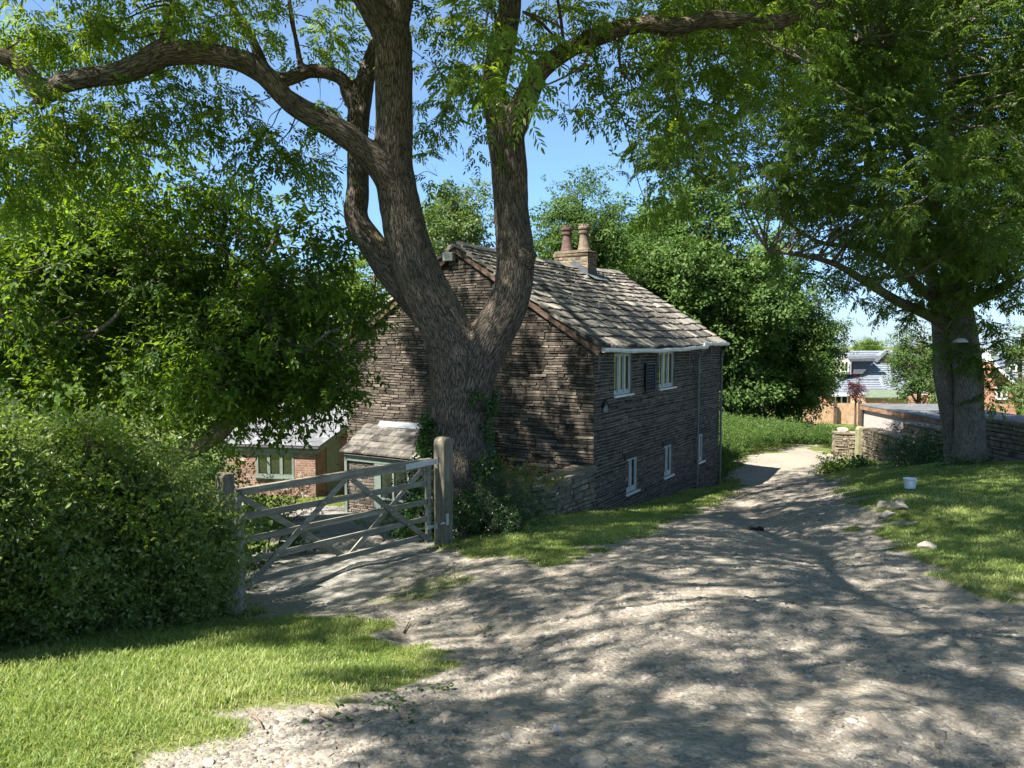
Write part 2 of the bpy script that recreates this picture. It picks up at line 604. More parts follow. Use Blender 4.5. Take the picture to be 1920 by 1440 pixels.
M['bucket'] = plain('white plastic', (0.72, 0.76, 0.78), 0.4, 0.06, 5, bmp=0)
M['dung'] = plain('dark muck', (0.018, 0.014, 0.011), 0.8, 0.4, 22, bmp=0.8)
M['feather'] = plain('grey feather', (0.16, 0.18, 0.24), 0.6, 0.25, 60, bmp=0)
M['plaque_blue'] = plain('blue plaque', (0.014, 0.02, 0.032), 0.85, 0.1, 9, bmp=0, spec=0.1)
M['room'] = plain('dim room', (0.03, 0.03, 0.03), 0.9, 0.3, 3, bmp=0)
m, t, b, o = mat_new('window glass')
b.inputs['Base Color'].default_value = (0.012, 0.015, 0.014, 1)
b.inputs['Roughness'].default_value = 0.03
b.inputs['Specular IOR Level'].default_value = 0.9
b.inputs['IOR'].default_value = 1.7
bump(t, b, noise(t, 2.2, 2, 0.5, coords(t)), 0.06, 0.05)
M['glass'] = m

# ------------------------------------------------------------------ the lie of the land
def gp(px, py, drop=None, Y=None):
    """ground anchor seen at a spot of the photograph (depth Y, or the drop below the eye)"""
    if Y is None:
        Y = drop / ((py - 634) / F)
    p = at(px, py, Y)
    return p


ANCH = [gp(*a, Y=y) for a, y in [
    ((1250, 1190), 6.0), ((1500, 1067), 9.0), ((1300, 1012), 12.0), ((1410, 990), 14.0), ((1118, 963), 18.3), ((1346, 912), 27.3),
    ((1450, 930), 20.0), ((1470, 870), 30.0), ((1500, 850), 34.0), ((1555, 842), 36.0),
    ((1925, 1140), 7.2), ((1685, 1005), 12.3), ((1650, 948), 14.0), ((1700, 935), 14.6), ((1706, 920), 15.5), ((1815, 868), 21.5),
    ((1900, 950), 13.3), ((1900, 1040), 9.8), ((1640, 865), 30.0), ((1585, 858), 34.0), ((1560, 892), 26.0), ((1700, 872), 26.0), ((1885, 872), 22.5),
    ((1590, 925), 18.0), ((1620, 960), 14.6), ((1640, 990), 12.9),
    ((200, 1300), 4.7), ((100, 1240), 5.6), ((400, 1190), 7.0), ((455, 1165), 8.4), ((835, 1025), 12.1), ((640, 1083), 10.2),
    ((880, 1030), 11.7), ((1040, 1060), 9.5), ((850, 1150), 7.8), ((850, 1250), 5.9), ((640, 1003), 14.5), ((720, 962), 18.0), ((560, 1010), 14.0),
    ((1240, 955), 19.6), ((1000, 985), 15.0)]]
ANCH = [(p[0], p[1], p[2]) for p in ANCH]
ANCH += [(0, 0, 0.0), (3, 0, 0.02), (-3, 0, 0.0), (0, 3, -0.32), (2.2, 3.4, -0.36), (-2.4, 3.4, -0.38), (0, -6, 0.7), (-6, 0, 0.0), (6, 0, 0.05), (-8, -6, .7), (8, -6, .8), (9, 4, -0.5), (12, 9, -0.8),
         (14, 15, -1.35), (20, 22, -2.0), (25, 34, -3.2), (19, 40, -4.4), (12, 46, -4.4), (-4.6, 21.6, -3.3), (-6.2, 24, -3.4), (-10, 15, -2.4), (-7, 9, -1.5), (-12, 22, -3.3), (-14, 8, -1.3),
         (-14, 32, -4.2), (0, 36, -4.2), (3, 31, -3.9), (8, 46, -4.6), (-25, 30, -4.2), (-25, 5, -1.5), (6.3, 33, -3.55), (10, 39.5, -3.4), (14, 44, -4.1), (5.2, 24.5, -3.3)]
ANCH = np.array(ANCH)


def _tps(r2):
    return 0.5 * r2 * np.log(r2 + 1e-9)


_n = len(ANCH)
_A = np.zeros((_n + 3, _n + 3))
_d = ((ANCH[:, None, :2] - ANCH[None, :, :2]) ** 2).sum(-1)
_A[:_n, :_n] = _tps(_d) + np.eye(_n) * 0.6
_A[:_n, _n] = 1
_A[:_n, _n + 1:] = ANCH[:, :2]
_A[_n, :_n] = 1
_A[_n + 1:, :_n] = ANCH[:, :2].T
_W = np.linalg.solve(_A, np.r_[ANCH[:, 2], 0, 0, 0])


def far_z(x, y):
    r = np.hypot(x, y)
    z = 1.6 - np.interp(r, [0, 45, 70, 120, 400, 900, 3000, 9000], [4.5, 5.9, 7.0, 10, 27, 42, 62, 95])
    back = np.clip((-y) / 60, 0, 1)
    return z * (1 - back)


def base_z(x, y):
    x, y = np.atleast_1d(np.asarray(x, float)), np.atleast_1d(np.asarray(y, float))
    out = np.zeros(len(x))
    for i in range(0, len(x), 20000):
        xx, yy = x[i:i + 20000], y[i:i + 20000]
        d = (xx[:, None] - ANCH[:, 0]) ** 2 + (yy[:, None] - ANCH[:, 1]) ** 2
        out[i:i + 20000] = _tps(d) @ _W[:_n] + _W[_n] + xx * _W[_n + 1] + yy * _W[_n + 2]
    r = np.hypot(x, y - 14)
    k = np.clip((r - 24) / 16, 0, 1)
    k = k * k * (3 - 2 * k)
    return out * (1 - k) + far_z(x, y) * k


def plan(pts):
    """outline drawn over the photograph -> outline on the ground (x, y)"""
    out = []
    for px, py in pts:
        d = at(px, py, 1.0) - np.array([0, 0, EYE])
        lo = 0.8
        Ys = np.geomspace(0.8, 90, 500)
        P = d[None] * Ys[:, None] + np.array([0, 0, EYE])
        below = P[:, 2] < base_z(P[:, 0], P[:, 1])
        i = int(np.argmax(below)) if below.any() else len(Ys) - 1
        out.append(P[i][:2])
    return np.array(out)


def inside(poly, x, y):
    n = len(poly)
    c = np.zeros(len(x), bool)
    j = n - 1
    for i in range(n):
        xi, yi = poly[i]
        xj, yj = poly[j]
        if yi != yj:
            c ^= ((yi > y) != (yj > y)) & (x < (xj - xi) * (y - yi) / (yj - yi) + xi)
        j = i
    return c


BARE = np.r_[[[-1.85, 3.0]], plan([(250, 1438), (290, 1420), (380, 1400), (440, 1372), (490, 1345), (560, 1350), (640, 1330), (700, 1310), (800, 1290), (840, 1262), (830, 1232),
             (730, 1195), (680, 1172), (600, 1165), (470, 1172), (440, 1140), (445, 1060), (540, 1000)]), [[-5.2, 16], [-6.6, 22.5], [-4.4, 22.3], [-1.9, 17.4]],
             plan([(830, 1034), (900, 1050), (1000, 1062), (1080, 1062), (1120, 1042), (1200, 1003), (1300, 962), (1385, 926), (1382, 905), (1352, 893), (1388, 876), (1385, 862), (1450, 851), (1555, 834)]),
             [[13.5, 40], [14.0, 35.2], [14.2, 33.8]],
             plan([(1585, 860), (1545, 880), (1560, 897), (1600, 937), (1640, 957), (1662, 990), (1682, 1027), (1740, 1057), (1800, 1092), (1860, 1112), (1918, 1146)]), [[5.6, 6.2], [9, 2.5], [12, -3], [12, -30], [-5, -30], [-3.0, -2]]]
TUFTS = [plan(q) for q in ([(672, 1140), (720, 1112), (790, 1082), (870, 1072), (905, 1087), (895, 1112), (830, 1117), (760, 1145), (690, 1152)],
                           [(1200, 1130), (1240, 1120), (1260, 1130), (1225, 1142)], [(1380, 960), (1420, 948), (1440, 956), (1400, 968)])]
DRIVE = np.r_[plan([(600, 1163), (470, 1172), (440, 1140), (445, 1060), (540, 1000)]), [[-5.2, 16], [-6.6, 22.5], [-4.4, 22.3], [-1.9, 17.4]], plan([(830, 1034), (840, 1045), (760, 1085), (680, 1130)])]


def blur_in(poly, x, y, wob=0.4, seed=3):
    p = np.c_[x, y]
    dx = (fbm(p * 2.1, seed, 3) - 0.5) * wob * 2 * np.clip(np.hypot(x, y) / 6, 0.6, 2)
    dy = (fbm(p * 2.1 + 40, seed, 3) - 0.5) * wob * 2 * np.clip(np.hypot(x, y) / 6, 0.6, 2)
    acc = np.zeros(len(x))
    for ox, oy in ((0, 0), (.1, .05), (-.1, .06), (.03, -.12), (-.04, -.09), (.24, .1), (-.22, .16), (.06, -.26), (-.12, -.22), (.5, .15), (-.45, .3), (.15, -.5), (-.3, -.45)):
        acc += inside(poly, x + dx + ox, y + dy + oy)
    return acc / 13


def grass_amount(x, y):
    g = 1 - blur_in(BARE, x, y)
    for q in TUFTS:
        g = np.maximum(g, blur_in(q, x, y, 0.5, 9) * 0.6)
    return g


def ground_z(x, y, detail=True):
    x, y = np.atleast_1d(np.asarray(x, float)), np.atleast_1d(np.asarray(y, float))
    z = base_z(x, y)
    if detail:
        r = np.hypot(x, y)
        near = np.clip(1.3 - r / 45, 0, 1)
        p = np.c_[x, y]
        g = grass_amount(x, y)
        lane = (fbm(p * 0.9, 5, 3) - 0.5) * 0.14 + (fbm(p * 3.3, 6, 3) - 0.5) * 0.06
        # wheel ruts run down the lane
        lane -= 0.09 * np.exp(-((x - (2.1 + 0.19 * y)) / 0.45) ** 2) * np.clip((y - 5) / 5, 0, 1)
        turf = (fbm(p * 0.8, 15, 3) - 0.5) * 0.10 + 0.045
        z = z + near * (lane * (1 - g) + turf * g)
    return z


# ---- the ground: one sheet out to the horizon
ang = np.concatenate([np.arange(-180, -46, 4.0), np.arange(-46, 46, 0.26), np.arange(46, 180, 4.0)])
ang = np.radians(ang)
rad = np.concatenate([[0.25, 0.6, 1.0, 1.5, 2.0], np.geomspace(2.4, 46, 380), np.geomspace(48, 9000, 60)])
AA, RR = np.meshgrid(ang, rad)
gx, gy = (RR * np.sin(AA)).ravel(), (RR * np.cos(AA)).ravel()
gz = ground_z(gx, gy)
na, nr = len(ang), len(rad)
idx = np.arange(na * nr).reshape(nr, na)
q = np.stack([idx[:-1], np.roll(idx[:-1], -1, 1), np.roll(idx[1:], -1, 1), idx[1:]], -1).reshape(-1, 4)
centre = np.r_[gx, 0], np.r_[gy, 0], np.r_[gz, ground_z([0], [0])]
fan = np.stack([np.full(na, na * nr), np.roll(idx[0], -1), idx[0]], -1)
GA = grass_amount(gx, gy)
DA = blur_in(DRIVE, gx, gy, 0.25, 21)

m, t, b, o = mat_new('ground')
c = coords(t)
ga = attr(t, 'v')
da = attr(t, 'drive')
vo = N(t, 'TexVoronoi')
vo.inputs['Scale'].default_value = 22
t.links.new(c, vo.inputs['Vector'])
vo2 = N(t, 'TexVoronoi')
vo2.inputs['Scale'].default_value = 60
t.links.new(c, vo2.inputs['Vector'])
big = noise(t, 0.7, 5, 0.6, c)
fine = noise(t, 40, 5, 0.7, c)
mid = noise(t, 4.0, 6, 0.65, c)
sepc = N(t, 'SeparateColor')
t.links.new(vo.outputs['Color'], sepc.inputs[0])
sep2 = N(t, 'SeparateColor')
t.links.new(vo2.outputs['Color'], sep2.inputs[0])
grav = ramp(t, sepc.outputs[0], [(0.0, (0.14, 0.13, 0.115)), (0.5, (0.235, 0.219, 0.193)), (1.0, (0.36, 0.337, 0.29))])
grav2 = ramp(t, sep2.outputs[0], [(0.0, (0.13, 0.121, 0.106)), (1.0, (0.335, 0.313, 0.267))])
grav = mixc(t, 0.5, grav, grav2)
dirt = ramp(t, fine, [(0.3, (0.165, 0.14, 0.112)), (0.7, (0.32, 0.28, 0.23))])
bare = mixc(t, ramp(t, mid, [(0.4, (0, 0, 0)), (0.6, (1, 1, 1))]), grav, dirt)
bare = mixc(t, 1.0, bare, ramp(t, big, [(0.3, (0.82, 0.82, 0.83)), (0.7, (1.12, 1.1, 1.06))]), 'MULTIPLY')
drive = ramp(t, noise(t, 9, 7, 0.75, c), [(0.3, (0.13, 0.125, 0.11)), (0.55, (0.235, 0.225, 0.2)), (0.72, (0.35, 0.335, 0.3))])
bare = mixc(t, da, bare, drive)
soil = ramp(t, mid, [(0.3, (0.06, 0.08, 0.02)), (0.6, (0.11, 0.13, 0.035)), (0.8, (0.17, 0.15, 0.07))])
ed = mth(t, 'ADD', ga, mth(t, 'MULTIPLY', mth(t, 'SUBTRACT', noise(t, 11, 5, 0.7, c), 0.5), 0.9))
col = mixc(t, ramp(t, ed, [(0.4, (0, 0, 0)), (0.62, (1, 1, 1))]), bare, soil)
t.links.new(col, b.inputs['Base Color'])
b.inputs['Roughness'].default_value = 0.95
b.inputs['Specular IOR Level'].default_value = 0.15
h = mth(t, 'ADD', mth(t, 'MULTIPLY', vo.outputs['Distance'], -0.9), mth(t, 'MULTIPLY', vo2.outputs['Distance'], -0.35))
h = mth(t, 'ADD', h, mth(t, 'MULTIPLY', fine, 0.5))
bump(t, b, h, 0.75, 0.022)
M['ground'] = m
go = mesh_np('ground', np.c_[centre[0], centre[1], centre[2]], [q, fan], m, attr=np.r_[GA, 0], smooth=True)
a = go.data.attributes.new('drive', 'FLOAT', 'POINT')
a.data.foreach_set('value', np.r_[DA, 0].astype(np.float32))
tag(go, 'rough stony lane and grassy verges falling away from the viewer', None, None, 'structure')
go['category'] = 'ground'


def gz1(x, y):
    return float(ground_z([x], [y])[0])


# ------------------------------------------------------------------ the stone cottage (local x along the lane side, y along the gable)
YAW = 0.542
HZ0 = EYE - 5.3          # local z 0; eye level is local 5.3
cot = thing('stone_cottage', 'two-storey dark stone cottage with mossy stone-slate roof and twin chimney pots, behind the forked tree', 'house', (1.94, 18.3, HZ0), R(90) - YAW)
W, L = 7.82, 10.37
EZ, RZ = 5.3 - 0.15, 5.3 + 2.36
hv = np.array([math.sin(YAW), math.cos(YAW), 0])
hu = np.array([-math.cos(YAW), math.sin(YAW), 0])


def hw(x, y, z):
    return np.array([1.94, 18.3, HZ0]) + hv * x + hu * y + np.array([0, 0, z])


def courses(width, zmax_fn, z0, z1, openings, put, hmin=0.055, hmax=0.115, lmin=0.14, lmax=0.5, out=(0.004, 0.024), gap=0.011, seed=1, left=None):
    """coursed stones as real blocks; put(s, z, d) -> point; zmax_fn(s) is the top of the wall at s"""
    rs = np.random.default_rng(seed)
    mb = MB()
    z = z0
    while z < z1:
        hgt = rs.uniform(hmin, hmax)
        s = -0.02 if left is None else left
        while s < width:
            ln = min(rs.uniform(lmin, lmax), width - s + 0.02)
            if ln < 0.05:
                break
            a, bb = s + gap * rs.uniform(0.3, 1), s + ln - gap * rs.uniform(0.3, 1)
            s += ln
            za, zb = z + gap * rs.uniform(.2, .9), z + hgt - gap * rs.uniform(.2, .9)
            top = min(zmax_fn(a), zmax_fn(bb))
            if za > top - 0.03:
                continue
            zb = min(zb, top)
            pieces = [(a, bb)]
            for (oa, ob, oz0, oz1) in openings:
                if zb > oz0 and za < oz1:
                    nx = []
                    for (pa, pb) in pieces:
                        if pb <= oa or pa >= ob:
                            nx.append((pa, pb))
                        else:
                            if pa < oa - 0.03:
                                nx.append((pa, oa))
                            if pb > ob + 0.03:
                                nx.append((ob, pb))
                    pieces = nx
            for (pa, pb) in pieces:
                d = rs.uniform(*out)
                wav = 0.011 * np.sin(np.array([pa, pb]) * 2.1 + z * 3)
                j = lambda k=0.008: rs.uniform(-k, k)
                bv = rs.uniform(0.004, 0.014)
                Q = []
                for sx, zz, w_ in ((pa, za, wav[0]), (pb, za, wav[1]), (pb, zb, wav[1]), (pa, zb, wav[0])):
                    Q.append(put(sx, zz + w_, -0.01))
                for sx, zz, w_, ix, iz in ((pa, za, wav[0], 1, 1), (pb, za, wav[1], -1, 1), (pb, zb, wav[1], -1, -1), (pa, zb, wav[0], 1, -1)):
                    Q.append(put(sx + ix * bv + j(0.005), zz + w_ + iz * bv + j(0.006), d + j(0.007)))
                mb.add(Q, [(4, 5, 6, 7), (0, 1, 5, 4), (1, 2, 6, 5), (2, 3, 7, 6), (3, 0, 4, 7)], float(np.clip(rs.normal(0.42, 0.17), 0, 1)))
        z += hgt
    return mb


WT, WB, LT, LB = 5.3 - .387, 5.3 - 1.441, 5.3 - 3.157, 5.3 - 4.069
UPW = [(1.178, 2.355), (4.339, 5.698)]
LOW = [(2.023, 2.847), (4.847, 5.598), (8.035, 8.672)]
OPEN = [(a, b_, WB, WT) for a, b_ in UPW] + [(a, b_, LB, LT) for a, b_ in LOW]


def gable_top(y):
    return EZ + (RZ - EZ) * (1 - abs(y - W / 2) / (W / 2))


ws = courses(L, lambda s: EZ, -0.35, EZ, OPEN, lambda s, z, d: (s, -d, z), seed=3, gap=.016, hmin=0.05, hmax=0.095)
wg = courses(W, gable_top, -0.6, RZ, [(2.75, 7.1, -1, 2.15)], lambda s, z, d: (-d, s, z), seed=4, hmin=0.05, hmax=0.105, lmin=0.14, lmax=0.6, out=(0.003, 0.03))
allw = MB()
for k in (ws, wg):
    pass
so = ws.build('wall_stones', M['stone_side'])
wall = MB()
# mortar faces: side wall with window holes, gable, back, left
xs = sorted({0, L} | {v for o_ in OPEN for v in o_[:2]})
zs = sorted({-0.6, EZ} | {v for o_ in OPEN for v in o_[2:]})
for i in range(len(xs) - 1):
    for k in range(len(zs) - 1):
        cx, cz = (xs[i] + xs[i + 1]) / 2, (zs[k] + zs[k + 1]) / 2
        if any(o_[0] < cx < o_[1] and o_[2] < cz < o_[3] for o_ in OPEN):
            continue
        wall.add([(xs[i], 0, zs[k]), (xs[i + 1], 0, zs[k]), (xs[i + 1], 0, zs[k + 1]), (xs[i], 0, zs[k + 1])], [(0, 1, 2, 3)])
gw = MB()
gw.add([(0, 0, -.6), (0, W, -.6), (0, W, EZ), (0, W / 2, RZ), (0, 0, EZ)], [(4, 3, 2, 1, 0)])
wall.add([(L, 0, -.6), (L, W, -.6), (L, W, EZ), (L, W / 2, RZ), (L, 0, EZ)], [(0, 1, 2, 3, 4)])
wall.add([(0, W, -.6), (L, W, -.6), (L, W, EZ), (0, W, EZ)], [(3, 2, 1, 0)])
for (a, b_, z0, z1) in OPEN:   # reveals
    wall.add([(a, 0, z0), (a, .16, z0), (a, .16, z1), (a, 0, z1)], [(0, 1, 2, 3)])
    wall.add([(b_, 0, z0), (b_, .16, z0), (b_, .16, z1), (b_, 0, z1)], [(3, 2, 1, 0)])
    wall.add([(a, 0, z1), (b_, 0, z1), (b_, .16, z1), (a, .16, z1)], [(0, 1, 2, 3)])
    wall.add([(a, 0, z0), (b_, 0, z0), (b_, .16, z0), (a, .16, z0)], [(3, 2, 1, 0)])
    wall.add([(a, .3, z0), (b_, .3, z0), (b_, .3, z1), (a, .3, z1)], [(0, 1, 2, 3)])
wl = wall.build('wall', M['mortar'], cot)
so.name = 'stonework'
so.parent = wl
gwo = gw.build('gable_wall', M['core'], cot)
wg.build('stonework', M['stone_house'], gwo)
# long lintels and sill stone
for (a, b_, z0, z1) in OPEN:
    lin = MB()
    lin.box((a - 0.18, -0.045, z1 + 0.012), (b_ + 0.18, 0.02, z1 + 0.16), rng.uniform(.35, .6), jit=0.006)
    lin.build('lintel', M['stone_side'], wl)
lin = MB()
lin.box((1.25, -0.10, WB - 0.32), (2.75, 0.0, WB - 0.25), 0.75, jit=0.008)
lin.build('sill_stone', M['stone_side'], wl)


def window(a, b_, z0, z1, lights, stile, fmat):
    f = MB()
    y0, y1 = 0.055, 0.115
    e = 0.05
    for (p, q_) in (((a, y0, z0), (a + e, y1, z1)), ((b_ - e, y0, z0), (b_, y1, z1)), ((a + e, y0, z1 - e), (b_ - e, y1, z1)), ((a + e, y0, z0), (b_ - e, y1, z0 + e))):
        f.box(p, q_)
    wd = (b_ - a - 2 * e) / lights
    for i in range(1, lights):
        x = a + e + wd * i
        f.box((x - 0.03, y0 - 0.012, z0 + e), (x + 0.03, y1 - 0.003, z1 - e))
    for i in range(lights):    # casement stiles
        x0, x1 = a + e + wd * i + (0.03 if i else 0.0), a + e + wd * (i + 1) - (0.03 if i < lights - 1 else 0.0)
        f.box((x0, y0 + .02, z0 + e), (x0 + stile, y1 - .006, z1 - e))
        f.box((x1 - stile, y0 + .02, z0 + e), (x1, y1 - .006, z1 - e))
        f.box((x0 + stile, y0 + .02, z1 - e - stile), (x1 - stile, y1 - .006, z1 - e))
        f.box((x0 + stile, y0 + .02, z0 + e), (x1 - stile, y1 - .006, z0 + e + stile * 2.4))
    fo = f.build('window', fmat, cot)
    p = MB()
    p.box((a + e, 0.088, z0 + e), (b_ - e, 0.098, z1 - e))
    p.build('pane', M['glass'], fo)
    s = MB()
    s.box((a - 0.05, -0.055, z0 - 0.05), (b_ + 0.05, 0.12, z0 - 0.002))
    s.build('sill', M['white_paint'], fo)
    return fo


for a, b_ in UPW:
    window(a, b_, WB, WT, 3, 0.028, M['frame_pale'])
for a, b_ in LOW:
    window(a, b_, LB, LT, 2, 0.032, M['frame_pale'])

# roof of stone slates laid in diminishing courses
nrm = math.hypot(W / 2, RZ - EZ)
slope_c, slope_s = (W / 2) / nrm, (RZ - EZ) / nrm
OH = 0.22


def sag(x):
    return -0.07 * math.sin(math.pi * min(max(x / L, 0), 1)) - 0.012 * math.sin(x * 2.3)


roof = MB()
for side in (0, 1):
    # slab below the slates
    P = []
    for x in np.linspace(-0.1, L + 0.12, 12):
        for d in (-OH, nrm):
            y = d * slope_c
            z = EZ + d * slope_s + sag(x) + 0.02
            P.append((x, y if side == 0 else W - y, z))
    P = np.array(P)
    nq = len(P)
    P2 = P + np.array([0, 0, 0.05])
    Fc = []
    for i in range(11):
        k = 2 * i
        Fc += [(k, k + 1, k + 3, k + 2), (nq + k, nq + k + 2, nq + k + 3, nq + k + 1), (k, k + 2, nq + k + 2, nq + k)]
    Fc += [(0, nq, nq + 1, 1), (nq - 2, nq - 1, 2 * nq - 1, 2 * nq - 2)]
    roof.add(np.r_[P, P2], Fc, 0.1)
    d = -OH - 0.04
    row = 0
    while d < nrm - 0.05:
        k = max(0, min(1, d / nrm))
        expo = 0.43 - 0.24 * k
        ln = expo * 1.75
        x = -0.14 - random.uniform(0, 0.2)
        while x < L + 0.14:
            wd = random.uniform(0.26, 0.62) * (1 - 0.35 * k)
            x0, x1 = max(x, -0.15) + 0.006, min(x + wd, L + 0.16) - 0.006
            x += wd
            if x1 - x0 < 0.06:
                continue
            th = random.uniform(0.04, 0.08)
            d0 = d + random.uniform(-0.03, 0.03)
            d1 = min(d + ln, nrm + 0.02)
            tilt = random.uniform(-0.02, 0.02)
            V = []
            for xx, dd, lift in ((x0, d0, 0.155 + tilt), (x1, d0 + random.uniform(-.035, .035), 0.155 - tilt), (x1, d1, 0.078), (x0, d1, 0.078)):
                y = dd * slope_c
                z = EZ + dd * slope_s + sag(xx) + lift
                V.append((xx, y if side == 0 else W - y, z))
            V = np.array(V)
            Vb = V - np.array([0, (-1 if side == 0 else 1) * th * slope_s, th * slope_c])
            VV = np.r_[Vb, V]
            fcs = [(4, 5, 6, 7), (0, 1, 5, 4), (1, 2, 6, 5), (3, 0, 4, 7), (3, 2, 1, 0)]
            if side:
                fcs = [f[::-1] for f in fcs]
            roof.add(VV, fcs, float(np.clip(rng.normal(0.5, 0.27), 0, 1)))
        d += expo
        row += 1
x = -0.14
while x < L + 0.1:      # ridge stones
    wd = random.uniform(0.5, 0.7)
    x1 = min(x + wd, L + 0.15)
    zz = RZ + sag(x + wd / 2) + 0.135
    v = random.uniform(.3, .7)
    for sg in (-1, 1):
        V = [(x + .008, W / 2, zz + .03), (x1 - .008, W / 2, zz + .03), (x1 - .008, W / 2 + sg * .24, zz - .11), (x + .008, W / 2 + sg * .24, zz - .11)]
        V2 = [(p[0], p[1], p[2] - .045) for p in V]
        f = [(0, 1, 2, 3), (7, 6, 5, 4), (2, 6, 7, 3), (0, 3, 7, 4), (1, 5, 6, 2)]
        roof.add(V + V2, f, v)
    x = x1
rf = roof.build('roof', M['slate'], cot)
# barge boards
for sg in (0, 1):
    bb = MB()
    p0 = (-0.075, W / 2, RZ - 0.06)
    p1 = (-0.075, -OH * slope_c if sg == 0 else W + OH * slope_c, EZ - OH * slope_s - 0.06)
    bb.beam(p0, p1, 0.03, 0.2)
    bb.build('bargeboard', M['brown_board'], rf)
# chimney
X0c, X1c, Y0c, Y1c = 6.62, 7.3, W / 2 - .56, W / 2 + .66
ZC = RZ + 0.36
ch = MB()
ch.box((X0c, Y0c, RZ - 0.9), (X1c, Y1c, ZC), 0.3)
cho = ch.build('chimney', M['mortar'], rf)
cs = MB()
for (wd, put) in ((Y1c - Y0c, lambda s, z, d: (X0c - d, Y0c + s, z)), (X1c - X0c, lambda s, z, d: (X0c + s, Y0c - d, z)), (Y1c - Y0c, lambda s, z, d: (X1c + d, Y1c - s, z)), (X1c - X0c, lambda s, z, d: (X1c - s, Y1c + d, z))):
    mb = courses(wd, lambda s: ZC, RZ - 0.85, ZC, [], put, 0.07, 0.11, 0.18, 0.42, (0.006, 0.02), 0.008, seed=int(wd * 1000))
    for Vv, Av in zip(mb.V, mb.A):
        cs.add(Vv, [(4, 5, 6, 7), (0, 1, 5, 4), (1, 2, 6, 5), (2, 3, 7, 6), (3, 0, 4, 7)], Av[0])
cs.build('stonework', M['chimney_stone'], cho)
cp = MB()
cp.box((X0c - .045, Y0c - .045, ZC + .002), (X1c + .045, Y1c + .045, ZC + .085), .35, jit=.018)
cp.box((X0c - .015, Y0c - .015, ZC + .104), (X1c + .015, Y1c + .015, ZC + .19), .2, jit=.02)
cp.build('cap', M['chimney_stone'], cho)
fl = MB()
zf = EZ + (Y0c - 0.05) * slope_s / slope_c
fl.box((X0c - .02, Y0c - .03, zf - .05), (X1c + .02, Y0c - .022, zf + .30))
fl.add([(X0c - .15, Y0c - .35, zf - .04), (X1c + .3, Y0c - .35, zf - .04), (X1c + .3, Y0c - .02, zf + .16), (X0c - .15, Y0c - .02, zf + .16)], [(0, 1, 2, 3)])
fl.prism([(X0c - .028, Y0c - .02, zf + .02), (X0c - .028, W / 2, RZ + .1), (X0c - .028, W / 2, RZ + .28), (X0c - .028, Y0c - .02, zf + .3)], (0, 0, 0), (.006, 0, 0))
fl.build('flashing', M['lead_dark'], cho)
for (yy, mt, lab) in ((W / 2 - .27, 'buffclay', 'buff clay chimney pot with crown rim'), (W / 2 + .37, 'terracotta', 'dark red clay chimney pot')):
    pot = MB()
    c_ = ((X0c + X1c) / 2, yy, ZC + .17)
    pot.lathe([(0.215, 0), (0.225, .05), (.20, .12), (.165, .34), (.15, .52), (.15, .56), (.185, .6), (.19, .66), (.16, .68), (.16, .72), (.2, .74), (.205, .8), (.17, .82), (.13, .81), (.13, .5)], c_, 20, .5)
    for k in range(8):
        t_ = k * math.pi / 4
        pot.box((-.045, .13, .8), (.045, .175, .9), .5, (np.array([[math.cos(t_), -math.sin(t_), 0], [math.sin(t_), math.cos(t_), 0], [0, 0, 1]]), np.array(c_)))
    po = pot.build('chimney_pot', M[mt], cho, smooth=False)
    po['label'] = lab


# gutters, brackets, downpipes
def gutter(x0, x1, z, yoff, mat, sagm, y_side=0):
    g = MB()
    n = 14
    prof = [(-.065, .05), (-.07, .0), (-.055, -.045), (0, -.06), (.05, -.05), (.06, .05), (.045, .05), (.04, -.03), (0, -.042), (-.045, -.03), (-.05, .05)]
    V = []
    for i in range(n + 1):
        x = x0 + (x1 - x0) * i / n
        zz = z + sagm * math.sin(math.pi * i / n) * -1 + 0.012 * math.sin(i * 1.7)
        for (py_, pz) in prof:
            V.append((x, yoff + py_, zz + pz))
    k = len(prof)
    Fq = []
    for i in range(n):
        for j_ in range(k):
            Fq.append((i * k + j_, i * k + (j_ + 1) % k, (i + 1) * k + (j_ + 1) % k, (i + 1) * k + j_))
    Fq += [list(range(k)), list(range(n * k, n * k + k))[::-1]]
    g.add(V, Fq)
    return g.build('gutter', mat, cot)


gutter(-0.06, 7.95, EZ - 0.13, -0.26, M['white_paint'], 0.06)
gutter(7.7, L + 0.25, EZ - 0.05, -0.2, M['white_paint'], 0.0)
g3 = gutter(-0.25, L, EZ - 0.10, W + 0.27, M['black_iron'], 0.0)
g3['label'] = 'black gutter along the far eave'
for x in (0.15, 2.75, 4.1, 6.9, 9.2):
    br = MB()
    br.box((x - .012, -.06, EZ - .62), (x + .012, -.045, EZ - .16))
    br.beam((x, -.052, EZ - .42), (x, -.235, EZ - .195), .016, .016, up=(1, 0, 0))
    br.build('gutter_bracket', M['grey_pipe'], cot)
for x, ztop in ((7.66, EZ - .2), (L - .12, EZ - .13)):
    dp = MB()
    pts = smooth_path([(x, -.24, ztop), (x, -.235, ztop - .08), (x, -.12, ztop - .26), (x, -.105, ztop - .36), (x, -.105, 1.9), (x, -.105, 0.06)], 5)
    dp.tube(pts, 0.037, 10)
    for zz in (ztop - .5, ztop - 1.9, 1.9, .6):
        dp.tube([(x, -.105, zz), (x, -.105, zz + .09)], .05, 10)
    dp.build('downpipe', M['grey_pipe'], cot)
